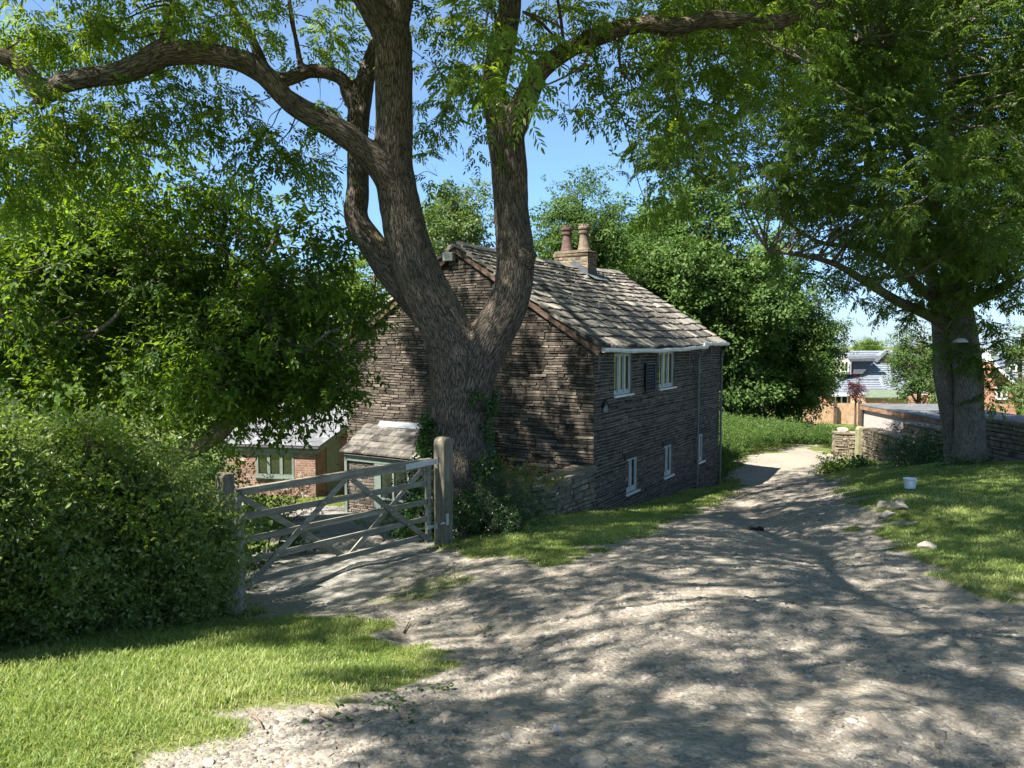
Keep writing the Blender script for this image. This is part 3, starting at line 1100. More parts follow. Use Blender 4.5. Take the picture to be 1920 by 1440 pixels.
# plaque between the upper windows (too far to read: rows of worn pale characters)
M['worn_text'] = plain('worn lettering', (0.05, 0.07, 0.09), .5, .3, 30, bmp=0)
pl = MB()
pl.box((3.2, -.075, WB + .02), (3.82, -.045, WT - .33))
plo = pl.build('wall_plaque', M['plaque_blue'], cot)
fr = MB()
for (p, q_) in (((3.17, -.085, WB - .01), (3.2, -.04, WT - .3)), ((3.82, -.085, WB - .01), (3.85, -.04, WT - .3)), ((3.2, -.085, WT - .33), (3.82, -.04, WT - .3)), ((3.2, -.085, WB - .01), (3.82, -.04, WB + .02))):
    fr.box(p, q_)
fr.build('frame', M['black_iron'], plo)
for k in range(8):
    tx = MB()
    x = 3.27
    zz = WT - .42 - k * .077
    while x < 3.74:
        wd = random.uniform(.03, .07)
        tx.box((x, -.078, zz), (x + wd, -.0752, zz + .02))
        x += wd + .02
    tx.build('text_line', M['worn_text'], plo)
# little house-shaped number plate by the corner
hp = MB()
hp.prism([(.42, -.06, 3.52), (.70, -.06, 3.52), (.70, -.06, 3.66), (.56, -.06, 3.8), (.42, -.06, 3.66)], (0, 0, 0), (0, .02, 0))
hpo = hp.build('house_sign', M['lead'], cot)
hr = MB()
hr.beam((.39, -.066, 3.63), (.56, -.066, 3.81), .03, .05, up=(0, -1, 0))
hr.beam((.56, -.066, 3.81), (.73, -.066, 3.63), .03, .05, up=(0, -1, 0))
hr.box((.535, -.068, 3.66), (.585, -.062, 3.73))
hr.build('sign_roof', M['black_iron'], hpo)
# floodlight at the apex
fl = MB()
fl.box((-.20, W / 2 + .02, RZ - .36), (-.07, W / 2 + .36, RZ - .14), jit=.01)
fl.box((-.07, W / 2 + .14, RZ - .3), (0, W / 2 + .2, RZ - .24))
bevel(fl.build('floodlight', M['grey_pipe'], cot), .012)

# lean-to porch on the gable
PY0, PY1 = 2.85, 6.95
pz_top, pz_bot, pd = 5.3 - 2.46, 5.3 - 3.15, 1.05
pr = MB()
sl = math.hypot(pd + .1, pz_top - pz_bot)
rows = 5
for i in range(rows):
    f0, f1 = i / rows, min(1, (i + 1.75) / rows)
    y = PY0 - .1
    while y < PY1 + .1:
        wd = random.uniform(.26, .5)
        y1 = min(y + wd, PY1 + .12)
        lift = .06 + random.uniform(-.008, .008)
        V = []
        for yy, f, lf in ((y + .006, f0, lift + .045), (y1 - .006, f0, lift + .045), (y1 - .006, f1, lift - .02), (y + .006, f1, lift - .02)):
            V.append((-(pd + .1) * (1 - f), yy, pz_bot + (pz_top - pz_bot) * f + lf))
        V = np.array(V)
        pr.add(np.r_[V - np.array([0, 0, .045]), V], [(4, 7, 6, 5), (0, 4, 5, 1), (1, 5, 6, 2), (3, 7, 4, 0), (0, 1, 2, 3)], float(np.clip(rng.normal(.3, .14), 0, 1)))
        y = y1
pr.add([(-(pd + .08), PY0, pz_bot), (-(pd + .08), PY1, pz_bot), (0, PY1, pz_top), (0, PY0, pz_top), (-(pd + .08), PY0, pz_bot + .04), (-(pd + .08), PY1, pz_bot + .04), (0, PY1, pz_top + .04), (0, PY0, pz_top + .04)],
       [(0, 1, 2, 3), (7, 6, 5, 4), (0, 3, 7, 4), (1, 5, 6, 2)], .2)
po = pr.build('porch_roof', M['slate'], cot)
lf = MB()
lf.prism([(-.16, PY0 + .1, pz_top - .01), (-.16, PY1 - .4, pz_top - .01), (-.05, PY1 - .4, pz_top + .14), (-.05, PY0 + .1, pz_top + .14)], (0, 0, 0), (-.012, 0, .012))
lf.build('flashing', M['lead'], po)
pf = MB()
fz = pz_bot - .0
px_ = -pd
pf.box((px_, PY0, fz - .17), (px_ + .09, PY1, fz - .002))          # fascia beam
pf.box((px_ + .01, PY1 - 1.25, .0), (px_ + .10, PY1 - 1.02, fz - .172))
for y in (PY1 - 1.7, PY1 - 2.2, PY1 - 2.75, PY1 - 3.3, PY0):
    pf.box((px_ + .01, y, .0), (px_ + .08, y + .06, fz - .172))
pf.box((px_ + .015, PY0, .0), (px_ + .075, PY1 - 1.25, .12))
pf.box((px_ + .02, PY0, 1.02), (px_ + .07, PY1 - 1.25, 1.07))
pfo = pf.build('porch_frame', M['frame_green'], cot)
pn = MB()
pn.box((px_ + .04, PY0 + .03, .12), (px_ + .05, PY1 - 1.25, fz - .172))
pn.build('pane', M['glass'], pfo)
for yy in (PY0, PY1):
    pe = MB()
    pe.prism([(-pd, yy, 0), (0.02, yy, 0), (0.02, yy, pz_top), (-pd, yy, pz_bot)], (0, -.03 if yy == PY0 else -.06, 0), (0, .06 if yy == PY0 else .03, 0))
    pe.build('porch_end', M['frame_green'], cot)
pw = courses(1.05, lambda s: fz - .18, -0.3, fz - .18, [], lambda s, z, d: (px_ - d + .06, PY1 - 1.02 + s, z), seed=8)
pwo = pw.build('porch_pier', M['stone_house'], cot)
pi = MB()
pi.box((px_ + .065, PY1 - 1.0, -.3), (-.06, PY1 - .08, fz - .18))
pi.build('pier_core', M['mortar'], pwo)
pb = MB()
pb.box((-.07, PY0, -.1), (-.01, PY1, 2.1))
pb.build('porch_inside', M['room'], cot)

# ------------------------------------------------------------------ the five-bar gate and its posts
GR, GL = at(806, 1010, 12.0), at(446, 1106, 9.35)
gz_b = (GR[2] + GL[2]) / 2
gd = (GL - GR)[:2]
glen = float(np.hypot(*gd))
grz = math.atan2(gd[1], gd[0])
gate = thing('field_gate', 'weathered grey five-bar wooden gate with crossed braces, hung across the drive', 'gate', (GR[0], GR[1], GR[2]), grz)
gdrop = GL[2] - GR[2]
GH = 1.22


def gpt(x, z, y=0):
    return np.array([x, y, z + gdrop * x / glen])


def bar(name, a, b_, wd, h, mat='gate_wood', par=None):
    mb = MB()
    n = 7
    a, b_ = np.array(a), np.array(b_)
    up = (0, 0, 1) if abs((b_ - a)[0]) > 0.02 else (1, 0, 0)
    mb.beam(a, b_, wd, h, up=up)
    o = mb.build(name, M[mat], par if par is not None else gate)
    bevel(o, .006, 2)
    return o


ZB = [0.06, 0.33, 0.60, 0.89]
for z in ZB:
    bar('rail', gpt(.07, z), gpt(glen - .06, z), .026, .085)
tr = MB()   # top rail tapers from the hanging end
tr.prism([gpt(-.02, GH + .055, -.035), gpt(glen * .42, GH + .06, -.035), gpt(glen * .5, GH + .045, -.035), gpt(glen + .02, GH + .035, -.035), gpt(glen + .02, GH - .055, -.035), gpt(glen * .52, GH - .06, -.035), gpt(glen * .42, GH - .085, -.035), gpt(-.02, GH - .09, -.035)], (0, 0, 0), (0, .07, 0))
bevel(tr.build('top_rail', M['gate_wood'], gate), .008)
bar('hanging_stile', gpt(.035, -.05), gpt(.035, GH - .0), .075, .075)
bar('latch_stile', gpt(glen - .03, -.02), gpt(glen - .03, GH + .03), .07, .07)
cx = glen * .485
for (a, b_, y) in (((glen - .1, .0), (cx + .06, GH - .06), .034), ((.1, .03), (cx - .06, GH - .08), .034), ((glen - .08, GH - .08), (cx + .05, .06), -.034), ((.1, GH - .1), (cx - .05, .06), -.034)):
    bar('brace', gpt(a[0], a[1], y), gpt(b_[0], b_[1], y), .024, .08)
    for z in ZB:
        tt = (z - a[1]) / (b_[1] - a[1])
        if 0.05 < tt < 0.98 and y > 0:
            x = a[0] + (b_[0] - a[0]) * tt
            c_ = gpt(x, z, .047)
            bolt = MB()
            bolt.tube([c_, c_ + np.array([0, .008, 0])], .011, 8)
            bolt.build('bolt', M['galv'], gate)
st = MB()
st.beam(gpt(-.12, GH + .0, .05), gpt(.56, GH - .02, .05), .014, .085)
for x in (.06, .27, .46):
    c_ = gpt(x, GH - .01, .056)
    st.tube([c_, c_ + np.array([0, .01, 0])], .014, 8)
st.tube([gpt(-.12, GH - .06, .05), gpt(-.12, GH + .06, .05)], .018, 10)
so_ = st.build('strap_hinge', M['galv'], gate)
so_['label'] = 'bright galvanised strap hinge'
lh = MB()
lh.beam(gpt(-.1, .2, .05), gpt(.1, .2, .05), .01, .05)
lh.tube([gpt(-.1, .15, .05), gpt(-.1, .25, .05)], .016, 10)
lh.build('lower_hinge', M['galv'], gate)

pp = at(832, 1030, 12.15)
post = thing('gate_post', 'tall weathered wooden gate post with domed top at the hinge end of the gate', 'gate post', tuple(pp), grz)
mb = MB()
prof = [(-.11, -.4), (.11, -.4), (.11, 1.68), (.098, 1.75), (.055, 1.795), (-.05, 1.80), (-.095, 1.76), (-.11, 1.69)]
mb.prism([(x, -.11, z) for x, z in prof], (0, 0, 0), (0, .22, 0))
bevel(mb.build('shaft', M['post_wood'], post), .018)
mb = MB()
mb.box((.02, .112, .42), (.07, .13, .6))
mb.tube([(.13, .14, .47), (.16, .14, .47), (.2, .13, .47)], .014, 8)
mb.build('hinge_pin', M['galv'], post)
p2 = at(424, 1000, 9.15)
p2[2] = gz1(p2[0], p2[1])
post2 = thing('gate_post', 'short weathered wooden gate post at the latch end of the gate, beside the hedge', 'gate post', tuple(p2), grz)
ht = at(424, 886, 9.15)[2] - p2[2]
mb = MB()
mb.prism([(-.08, -.08, -.3), (.08, -.08, -.3), (.08, -.08, ht - .04), (.05, -.08, ht), (-.08, -.08, ht - .01)], (0, 0, 0), (0, .16, 0))
bevel(mb.build('shaft', M['post_wood'], post2), .012)
mb = MB()
mb.box((.081, -.03, ht - .35), (.1, .03, ht - .2))
mb.build('catch', M['galv'], post2)
p3 = at(437, 1165, 8.55)
p3[2] = gz1(p3[0], p3[1])
ht = at(437, 972, 8.55)[2] - p3[2]
g_, rr = MB(), np.random.default_rng(3)
lay = []
for k in range(9):
    z = -.3 + (ht + .3) * k / 8
    s_ = 1 - .12 * k / 8
    lay.append([(sx * .105 * s_ + rr.uniform(-.012, .012), sy * .13 * s_ + rr.uniform(-.012, .012), z + (rr.uniform(-.03, .03) if k == 8 else 0)) for sx, sy in ((-1, -1), (0, -1.1), (1, -1), (1.1, 0), (1, 1), (0, 1.1), (-1, 1), (-1.1, 0))])
V = np.array(lay).reshape(-1, 3)
Fq = [(k * 8 + i, k * 8 + (i + 1) % 8, (k + 1) * 8 + (i + 1) % 8, (k + 1) * 8 + i) for k in range(8) for i in range(8)] + [list(range(64, 72))]
g_.add(V + p3, Fq, .45)
o_ = g_.build('stone_post', M['rock'], None, loc=p3, smooth=True)
tag(o_, 'old rough grey stone gatepost half buried in the hedge end', 'stone post')

# ------------------------------------------------------------------ brick outbuilding behind the gate
bc = at(592, 930, 24.0)
bz = 1.6 - 5.15
A_ = R(12)
outb = thing('brick_outbuilding', 'low red-brick outbuilding with grey slate roof and sage-green window and door', 'outbuilding', (bc[0], bc[1], bz), R(90) - A_)
# local x = away from the viewer (side wall), local y = to the left (front wall)
ze = at(592, 838, 24.0)[2] - bz
bw_, bl_ = 3.3, 4.6
rise = .205
b_ = MB()


def boz(x):
    return ze + rise * x


wy0, wy1, wz0, wz1 = .72, 2.02, ze - .98, ze - .22
for (ya, yb, za, zb) in ((0, wy0, -.4, ze), (wy1, bw_, -.4, ze), (wy0, wy1, -.4, wz0), (wy0, wy1, wz1, ze)):
    b_.add([(0, ya, za), (0, yb, za), (0, yb, zb), (0, ya, zb)], [(3, 2, 1, 0)])
dx0, dx1, dz1 = .78, 1.75, 1.98
b_.add([(0, 0, -.4), (dx0, 0, -.4), (dx0, 0, boz(dx0)), (0, 0, boz(0))], [(0, 1, 2, 3)])
b_.add([(dx1, 0, -.4), (bl_, 0, -.4), (bl_, 0, boz(bl_)), (dx1, 0, boz(dx1))], [(0, 1, 2, 3)])
b_.add([(dx0, 0, dz1), (dx1, 0, dz1), (dx1, 0, boz(dx1)), (dx0, 0, boz(dx0))], [(0, 1, 2, 3)])
b_.add([(0, bw_, -.4), (bl_, bw_, -.4), (bl_, bw_, boz(bl_)), (0, bw_, boz(0))], [(3, 2, 1, 0)])
b_.add([(bl_, 0, -.4), (bl_, bw_, -.4), (bl_, bw_, boz(bl_)), (bl_, 0, boz(bl_))], [(0, 1, 2, 3)])
bwall = b_.build('wall', M['old_brick'], outb)
r_ = MB()
y = -.2
for i in range(13):
    f0 = -.16 + i * .38
    y = -.22 - (i % 2) * .15
    while y < bw_ + .15:
        y1 = min(y + .3, bw_ + .2)
        y0_ = max(y, -.22)
        y += .3
        if y1 - y0_ < .03:
            continue
        lf_ = random.uniform(0, .006)
        V = np.array([(f0, y0_ + .003, boz(f0) + .085 + lf_), (f0, y1 - .003, boz(f0) + .085 + lf_), (f0 + .5, y1 - .003, boz(f0 + .5) + .07), (f0 + .5, y0_ + .003, boz(f0 + .5) + .07)])
        r_.add(np.r_[V - np.array([0, 0, .014]), V], [(4, 7, 6, 5), (0, 4, 5, 1), (1, 5, 6, 2), (3, 7, 4, 0)], random.random())
r_.add([(-.12, -.18, boz(-.12) + .0), (-.12, bw_ + .18, boz(-.12)), (bl_, bw_ + .18, boz(bl_)), (bl_, -.18, boz(bl_)), (-.12, -.18, boz(-.12) + .05), (-.12, bw_ + .18, boz(-.12) + .05), (bl_, bw_ + .18, boz(bl_) + .05), (bl_, -.18, boz(bl_) + .05)], [(0, 1, 2, 3), (7, 6, 5, 4), (0, 4, 5, 1), (0, 3, 7, 4), (1, 5, 6, 2)])
M['slate_grey'] = stone('grey slate', [(0, (0.12, 0.123, 0.135)), (1, (0.21, 0.214, 0.235))], 0.6, 5, .3)
r_.build('roof', M['slate_grey'], outb)
f_ = MB()
f_.box((-.06, -.12, ze - .2), (-.012, bw_ + .1, ze - .012))
f_.beam((-.1, -.13, boz(-.1) - .07), (bl_, -.13, boz(bl_) - .07), .03, .2)
f_.build('fascia', M['frame_green'], outb)
g_ = MB()
g_.tube([(-.15, -.2, ze - .03), (-.15, bw_ + .15, ze - .03)], .05, 10)
g_.build('gutter', M['black_iron'], outb)
g_ = MB()
g_.tube([(-.08, bw_ - .05, -.3), (-.08, bw_ - .05, ze - .05)], .04, 10)
g_.build('downpipe', M['grey_pipe'], outb)
f_ = MB()
for (ya, yb, za, zb) in ((wy0, wy0 + .07, wz0, wz1), (wy1 - .07, wy1, wz0, wz1), (wy0 + .07, wy1 - .07, wz1 - .06, wz1), (wy0 + .07, wy1 - .07, wz0, wz0 + .07)):
    f_.box((-.015, ya, za), (.06, yb, zb))
for k in (1, 2):
    yy = wy0 + (wy1 - wy0) * k / 3
    f_.box((-.02, yy - .05, wz0 + .07), (.055, yy + .05, wz1 - .06))
fo = f_.build('window', M['frame_green'], outb)
g_ = MB()
g_.box((.02, wy0 + .07, wz0 + .07), (.03, wy1 - .07, wz1 - .06))
g_.build('pane', M['glass'], fo)
g_ = MB()
g_.box((-.09, wy0 - .05, wz0 - .06), (.05, wy1 + .05, wz0 - .003))
g_.build('sill', M['frame_green'], fo)
d_ = MB()
for k in range(7):
    x0_ = dx0 + .06 + k * (dx1 - dx0 - .12) / 7
    d_.box((x0_ + .004, -.012, -.1), (x0_ + (dx1 - dx0 - .12) / 7 - .004, .03, dz1 - .05))
d_.box((dx0 + .003, -.02, -.1), (dx0 + .058, .05, dz1 - .002))
d_.box((dx1 - .058, -.02, -.1), (dx1 - .003, .05, dz1 - .002))
d_.box((dx0 + .058, -.018, dz1 - .048), (dx1 - .058, .05, dz1 - .002))
do = d_.build('door', M['frame_green'], outb)
h_ = MB()
h_.tube([(dx1 - .16, -.05, .95), (dx1 - .16, -.013, .95)], .014, 8)
h_.tube([(dx1 - .16, -.05, .95), (dx1 - .26, -.05, .95)], .012, 8)
h_.build('handle', M['black_iron'], do)

# ------------------------------------------------------------------ dry-stone walls
WX = 14.5


def drywall(name, label, pts, tops, th, seed, cat='stone wall', cap=True):
    """a dry-stone wall along plan points with given top heights"""
    P = np.array(pts, float)
    base = [gz1(*p) - .15 for p in P]
    root = thing(name, label, cat, (P[0][0], P[0][1], base[0]))
    loc = np.array([P[0][0], P[0][1], base[0]])
    stn, core, caps = MB(), MB(), MB()
    for i in range(len(P) - 1):
        a, b2 = P[i], P[i + 1]
        d = (b2 - a)
        ln = float(np.hypot(*d))
        d = d / ln
        nrm_ = np.array([d[1], -d[0]])
        t0, t1 = tops[i]
        z0 = min(base[i], base[i + 1])
        for sgn in (1, -1):
            off = th / 2

            def put(s, z, dd, sgn=sgn):
                q_ = a + d * s + nrm_ * sgn * (off + dd)
                return (q_[0], q_[1], z)
            mb = courses(ln, lambda s: t0 + (t1 - t0) * s / ln, z0, max(t0, t1), [], put, .07, .17, .12, .42, (0.0, .06), .014, seed=seed + i * 7 + sgn)
            for Vv, Av in zip(mb.V, mb.A):
                stn.add(Vv, [(4, 5, 6, 7), (0, 1, 5, 4), (1, 2, 6, 5), (2, 3, 7, 6), (3, 0, 4, 7)], Av[0])
        for end, s_, sg in ((a, 0, -1), (b2, ln, 1)):
            def put2(s, z, dd, end=end, sg=sg):
                q_ = end + nrm_ * (s - th / 2) + d * sg * dd
                return (q_[0], q_[1], z)
            tt = t0 if sg < 0 else t1
            mb = courses(th, lambda s: tt, z0, tt, [], put2, .07, .16, .15, .4, (0.0, .04), .014, seed=seed + i * 7 + 50 + sg)
            for Vv, Av in zip(mb.V, mb.A):
                stn.add(Vv, [(4, 5, 6, 7), (0, 1, 5, 4), (1, 2, 6, 5), (2, 3, 7, 6), (3, 0, 4, 7)], Av[0])
        c0, c1 = a + nrm_ * (th / 2 - .005), a - nrm_ * (th / 2 - .005)
        e0, e1 = b2 + nrm_ * (th / 2 - .005), b2 - nrm_ * (th / 2 - .005)
        core.add([(*c0, z0), (*c1, z0), (*e1, z0), (*e0, z0), (*c0, t0 - .02), (*c1, t0 - .02), (*e1, t1 - .02), (*e0, t1 - .02)],
                 [(0, 1, 2, 3), (7, 6, 5, 4), (0, 4, 5, 1), (1, 5, 6, 2), (2, 6, 7, 3), (3, 7, 4, 0)])
        s = -.04
        while cap and s < ln:
            w_ = min(random.uniform(.45, .8), ln + .04 - s)
            if w_ < .1:
                break
            zc = t0 + (t1 - t0) * np.clip((s + w_ / 2) / ln, 0, 1) + .003
            V = []
            for zz in (zc, zc + random.uniform(.06, .085)):
                for ss, sn in ((s + .006, 1), (s + w_ - .006, 1), (s + w_ - .006, -1), (s + .006, -1)):
                    q_ = a + d * ss + nrm_ * sn * (th / 2 + .05 + random.uniform(-.015, .015))
                    V.append((q_[0], q_[1], zz + random.uniform(-.008, .008)))
            caps.add(V, [(3, 2, 1, 0), (4, 5, 6, 7), (0, 1, 5, 4), (1, 2, 6, 5), (2, 3, 7, 6), (3, 0, 4, 7)], random.uniform(.3, .6))
            s += w_
    so2 = stn.build('stonework', M['drystone'], root, loc=loc)
    core.build('core', M['core'], root, loc=loc)
    if cap:
        caps.build('coping', M['drystone'], root, loc=loc)
    return root


drywall('stone_wall', 'long dry-stone wall with flat coping stepping up behind the right roadside tree', [(14.95, 32.3), (14.5, 28.0), (14.45, 24.4), (14.5, 19.2), (14.7, 13.5)],
        [(1.6 - 3.83, 1.6 - 3.68), (1.6 - 3.12, 1.6 - 3.02), (1.6 - 2.5, 1.6 - 2.36), (1.6 - 2.3, 1.6 - 2.0)], .5, 100)
drywall('stone_pier', 'short sunlit end of dry-stone wall with a loose topstone, beside the lane gap', [(14.3, 34.2), (15.35, 34.0)], [(1.6 - 4.22, 1.6 - 4.22)], .55, 300, 'stone wall')
cs_ = hw(-.03, -.02, 0)
drywall('stone_wall', 'low stone garden wall with a broad flat cap, joining the cottage corner behind the shrubs', [(1.72, 18.28), (0.75, 16.75), (0.1, 16.2)], [(1.6 - 3.12, 1.6 - 3.15), (1.6 - 3.15, 1.6 - 3.3)], .5, 500)


def boulder(name, c, size, seed, mat='rock', squash=.6, sub=3, v=.5, rz=None):
    """a rounded broken stone at c (its base)"""
    r2 = np.random.default_rng(seed)
    me = ico(sub)
    V = me[0].copy()
    for k in range(9):      # knock flat faces on it
        n_ = r2.normal(size=3)
        n_ /= np.linalg.norm(n_)
        d_ = r2.uniform(.55, .85)
        over = V @ n_ - d_
        V = V - np.outer(np.clip(over, 0, None), n_) * .92
    V *= (1 + .22 * (fbm(V * 2.5 + seed, seed, 3)[:, None] - .5))
    V = V * np.array([1, r2.uniform(.6, .9), squash]) * size
    a_ = r2.uniform(0, 6.3) if rz is None else rz
    V = V @ np.array([[math.cos(a_), math.sin(a_), 0], [-math.sin(a_), math.cos(a_), 0], [0, 0, 1]])
    V[:, 2] += size * squash * .35
    return mesh_np(name, V + np.array(c), me[1], M[mat], None, np.array(c), np.full(len(V), v), smooth=sub > 1)


_ico = {}


def ico(sub):
    if sub in _ico:
        return _ico[sub]
    t_ = (1 + 5 ** .5) / 2
    V = [(-1, t_, 0), (1, t_, 0), (-1, -t_, 0), (1, -t_, 0), (0, -1, t_), (0, 1, t_), (0, -1, -t_), (0, 1, -t_), (t_, 0, -1), (t_, 0, 1), (-t_, 0, -1), (-t_, 0, 1)]
    V = [np.array(v) / np.linalg.norm(v) for v in V]
    Fc = [(0, 11, 5), (0, 5, 1), (0, 1, 7), (0, 7, 10), (0, 10, 11), (1, 5, 9), (5, 11, 4), (11, 10, 2), (10, 7, 6), (7, 1, 8), (3, 9, 4), (3, 4, 2), (3, 2, 6), (3, 6, 8), (3, 8, 9), (4, 9, 5), (2, 4, 11), (6, 2, 10), (8, 6, 7), (9, 8, 1)]
    for _ in range(sub):
        cache = {}
        nf = []

        def midp(i, j):
            k = (min(i, j), max(i, j))
            if k not in cache:
                v = V[i] + V[j]
                V.append(v / np.linalg.norm(v))
                cache[k] = len(V) - 1
            return cache[k]
        for a, b2, c2 in Fc:
            ab, bc_, ca = midp(a, b2), midp(b2, c2), midp(c2, a)
            nf += [(a, ab, ca), (b2, bc_, ab), (c2, ca, bc_), (ab, bc_, ca)]
        Fc = nf
    _ico[sub] = (np.array(V), np.array(Fc))
    return _ico[sub]


o_ = boulder('topstone', (14.62, 34.1, 1.6 - 4.14), .3, 5, squash=.5, v=.8)
tag(o_, 'loose pale stone sitting on top of the short wall end beside the lane', 'stone')
# algae-green wooden post in front of the pier
q_ = at(1612, 860, 33.0)
pst = MB()
hh = at(1612, 800, 33)[2] - q_[2]
for z0, z1, s0, s1 in ((-.2, hh - .12, .17, .165),):
    pst.prism([(q_[0] - .165, q_[1] - .14, q_[2] - .2), (q_[0] + .165, q_[1] - .14, q_[2] - .2), (q_[0] + .165, q_[1] - .14, q_[2] + hh - .1), (q_[0] + .09, q_[1] - .14, q_[2] + hh), (q_[0] - .09, q_[1] - .14, q_[2] + hh), (q_[0] - .165, q_[1] - .14, q_[2] + hh - .1)], (0, 0, 0), (0, .28, 0))
o_ = bevel(pst.build('wooden_post', M['green_wood'], None, loc=q_), .015)
tag(o_, 'stout algae-green wooden post standing against the short wall end by the lane', 'post')

# ------------------------------------------------------------------ flat-roofed garage behind the wall
gx0, gx1, gy0, gy1 = 15.75, 19.6, 21.5, 35.0
gzr = 1.6 - 2.97
gar = thing('flat_roofed_garage', 'low white-rendered garage with a flat grey felt roof, behind the dry-stone wall', 'garage', (gx0, gy0, -4.4))
lg = np.array([gx0, gy0, -4.4])
mb = MB()
mb.box((gx0 + .12, gy0 + .12, -4.5), (gx1 - .12, gy1 - .12, gzr - .2))
mb.build('wall', M['render_white'], gar, loc=lg)
mb = MB()
mb.add([(gx0, gy0, gzr), (gx1, gy0, gzr - .0), (gx1, gy1, gzr + .0), (gx0, gy1, gzr), (gx0, gy0, gzr - .06), (gx1, gy0, gzr - .06), (gx1, gy1, gzr - .06), (gx0, gy1, gzr - .06)], [(0, 1, 2, 3), (7, 6, 5, 4), (0, 4, 5, 1), (1, 5, 6, 2), (2, 6, 7, 3), (3, 7, 4, 0)])
mb.build('roof', M['felt_grey'], gar, loc=lg)
mb = MB()
mb.box((gx0 + .01, gy0 + .02, gzr - .24), (gx0 + .05, gy1 - .01, gzr - .062))
mb.box((gx0 + .05, gy0 + .02, gzr - .24), (gx1 - .01, gy0 + .06, gzr - .062))
mb.box((gx0 + .05, gy1 - .05, gzr - .24), (gx1 - .01, gy1 - .01, gzr - .062))
M['fascia_brown'] = wood_mat('flaking brown fascia', (0.12, 0.06, 0.04), (0.36, 0.22, 0.15), 1)
mb.build('fascia', M['fascia_brown'], gar, loc=lg)
mb = MB()
mb.tube([(gx0 + .06, gy1 - .2, -4.4), (gx0 + .06, gy1 - .2, gzr - .25)], .04, 8)
mb.build('downpipe', M['black_iron'], gar, loc=lg)

# ------------------------------------------------------------------ houses down the hill
def hipquad(mb, pts, th=.12, v=.5):
    P = np.array(pts, float)
    n_ = len(P)
    mb.add(np.r_[P, P - np.array([0, 0, th])], [list(range(n_)), list(range(n_, 2 * n_))[::-1]] + [(i, n_ + i, n_ + (i + 1) % n_, (i + 1) % n_) for i in range(n_)], v)


def tiled(mb, a, b2, c2, d2, rows=12, v=.5):
    """roof plane a-b (eave) to d-c (top), laid in overlapping rows"""
    a, b2, c2, d2 = map(np.array, (a, b2, c2, d2))
    up = np.cross(b2 - a, d2 - a)
    up = up / np.linalg.norm(up)
    if up[2] < 0:
        up = -up
    for i in range(rows):
        f0, f1 = i / rows, min(1, (i + 1.15) / rows)
        p = [a + (d2 - a) * f0, b2 + (c2 - b2) * f0, b2 + (c2 - b2) * f1, a + (d2 - a) * f1]
        P = np.array([p[0] + up * .11, p[1] + up * .11, p[2] + up * .03, p[3] + up * .03])
        Q_ = P - up * .1
        mb.add(np.r_[P, Q_], [(0, 1, 2, 3), (7, 6, 5, 4), (0, 4, 5, 1), (1, 5, 6, 2), (3, 0, 4, 7)], random.uniform(.3, .7))


BY = 80.0
bl = lambda px, py, Y=BY: at(px, py, Y)
c0 = bl(1640, 790)
bun = thing('slate_roofed_bungalow', 'large red-brick bungalow with grey hipped roof, dark dormer and pointed gablet down the lane', 'house', tuple(c0))
mb = MB()
e0, e1 = bl(1535, 740), bl(1745, 740)
zg = bl(1640, 800)[2]
mb.box((e0[0] + .4, BY + .3, zg - 1), (e1[0], BY + 9, e0[2]))
# dormer cheeks/walls, brick
mb.build('wall', M['new_brick'], bun, loc=c0)
mb = MB()
ridge_z = bl(1600, 657, BY + 6)[2]
# main slope behind: eave line up to ridge
tiled(mb, bl(1500, 720, BY + 2.2), bl(1735, 720, BY + 2.2), bl(1735, 658, BY + 8), bl(1500, 658, BY + 8), 14)
tiled(mb, bl(1735, 722, BY + 14), bl(1500, 722, BY + 14), bl(1500, 658, BY + 8.05), bl(1735, 658, BY + 8.05), 4)
# front hipped projection
tiled(mb, bl(1545, 739, BY - .3), bl(1668, 739, BY - .3), bl(1647, 702, BY + 3.5), bl(1606, 702, BY + 3.5), 9)
tiled(mb, bl(1668, 739, BY - .3), bl(1740, 739, BY + 1.5), bl(1700, 676, BY + 5), bl(1645, 700, BY + 3.4), 11)
tiled(mb, bl(1545, 739, BY + 6), bl(1545, 739, BY - .3), bl(1606, 702, BY + 3.4), bl(1606, 702, BY + 6), 8)
# slope under the gablet
tiled(mb, bl(1606, 712, BY + 2.3), bl(1706, 712, BY + 2.3), bl(1685, 676, BY + 5), bl(1642, 676, BY + 5), 9)
mb.build('roof', M['grey_tile'], bun, loc=c0)
mb = MB()
for (a_, b2, Y_) in (((1641, 678), (1662, 657), BY + 4.4), ((1683, 678), (1662, 657), BY + 4.4)):
    mb.beam(bl(*a_, Y_), bl(*b2, Y_), .35, .3)
mb.prism([bl(1643, 679, BY + 4.6), bl(1681, 679, BY + 4.6), bl(1662, 659, BY + 4.6)], (0, 0, 0), (0, 1.5, 0))
for (a_, b2) in (((1647, 702), (1658, 738)),):
    mb.beam(bl(*a_, BY + 3.2), bl(*b2, BY + .0), .25, .2)
gb = mb.build('gablet', M['lead'], bun, loc=c0)
mb = MB()
mb.prism([bl(1649, 677, BY + 4.5), bl(1675, 677, BY + 4.5), bl(1662, 664, BY + 4.5)], (0, -.1, 0), (0, .05, 0))
mb.build('gablet_face', M['brown_board'], gb, loc=c0)
dm = MB()
P0, P1 = bl(1593, 702, BY + 3), bl(1645, 672, BY + 3)
dm.prism([bl(1598, 701, BY + 2.4), bl(1617, 701, BY + 2.4), bl(1645, 671, BY + 2.9), bl(1598, 671, BY + 2.9)], (0, 0, 0), (0, 2.5, 0))
dmo = dm.build('dormer', M['dark_cladding'], bun, loc=c0)
dm = MB()
dm.beam(bl(1590, 670, BY + 2.3), bl(1650, 669, BY + 2.3), .5, .28)
dm.build('dormer_fascia', M['lead'], bun, loc=c0)
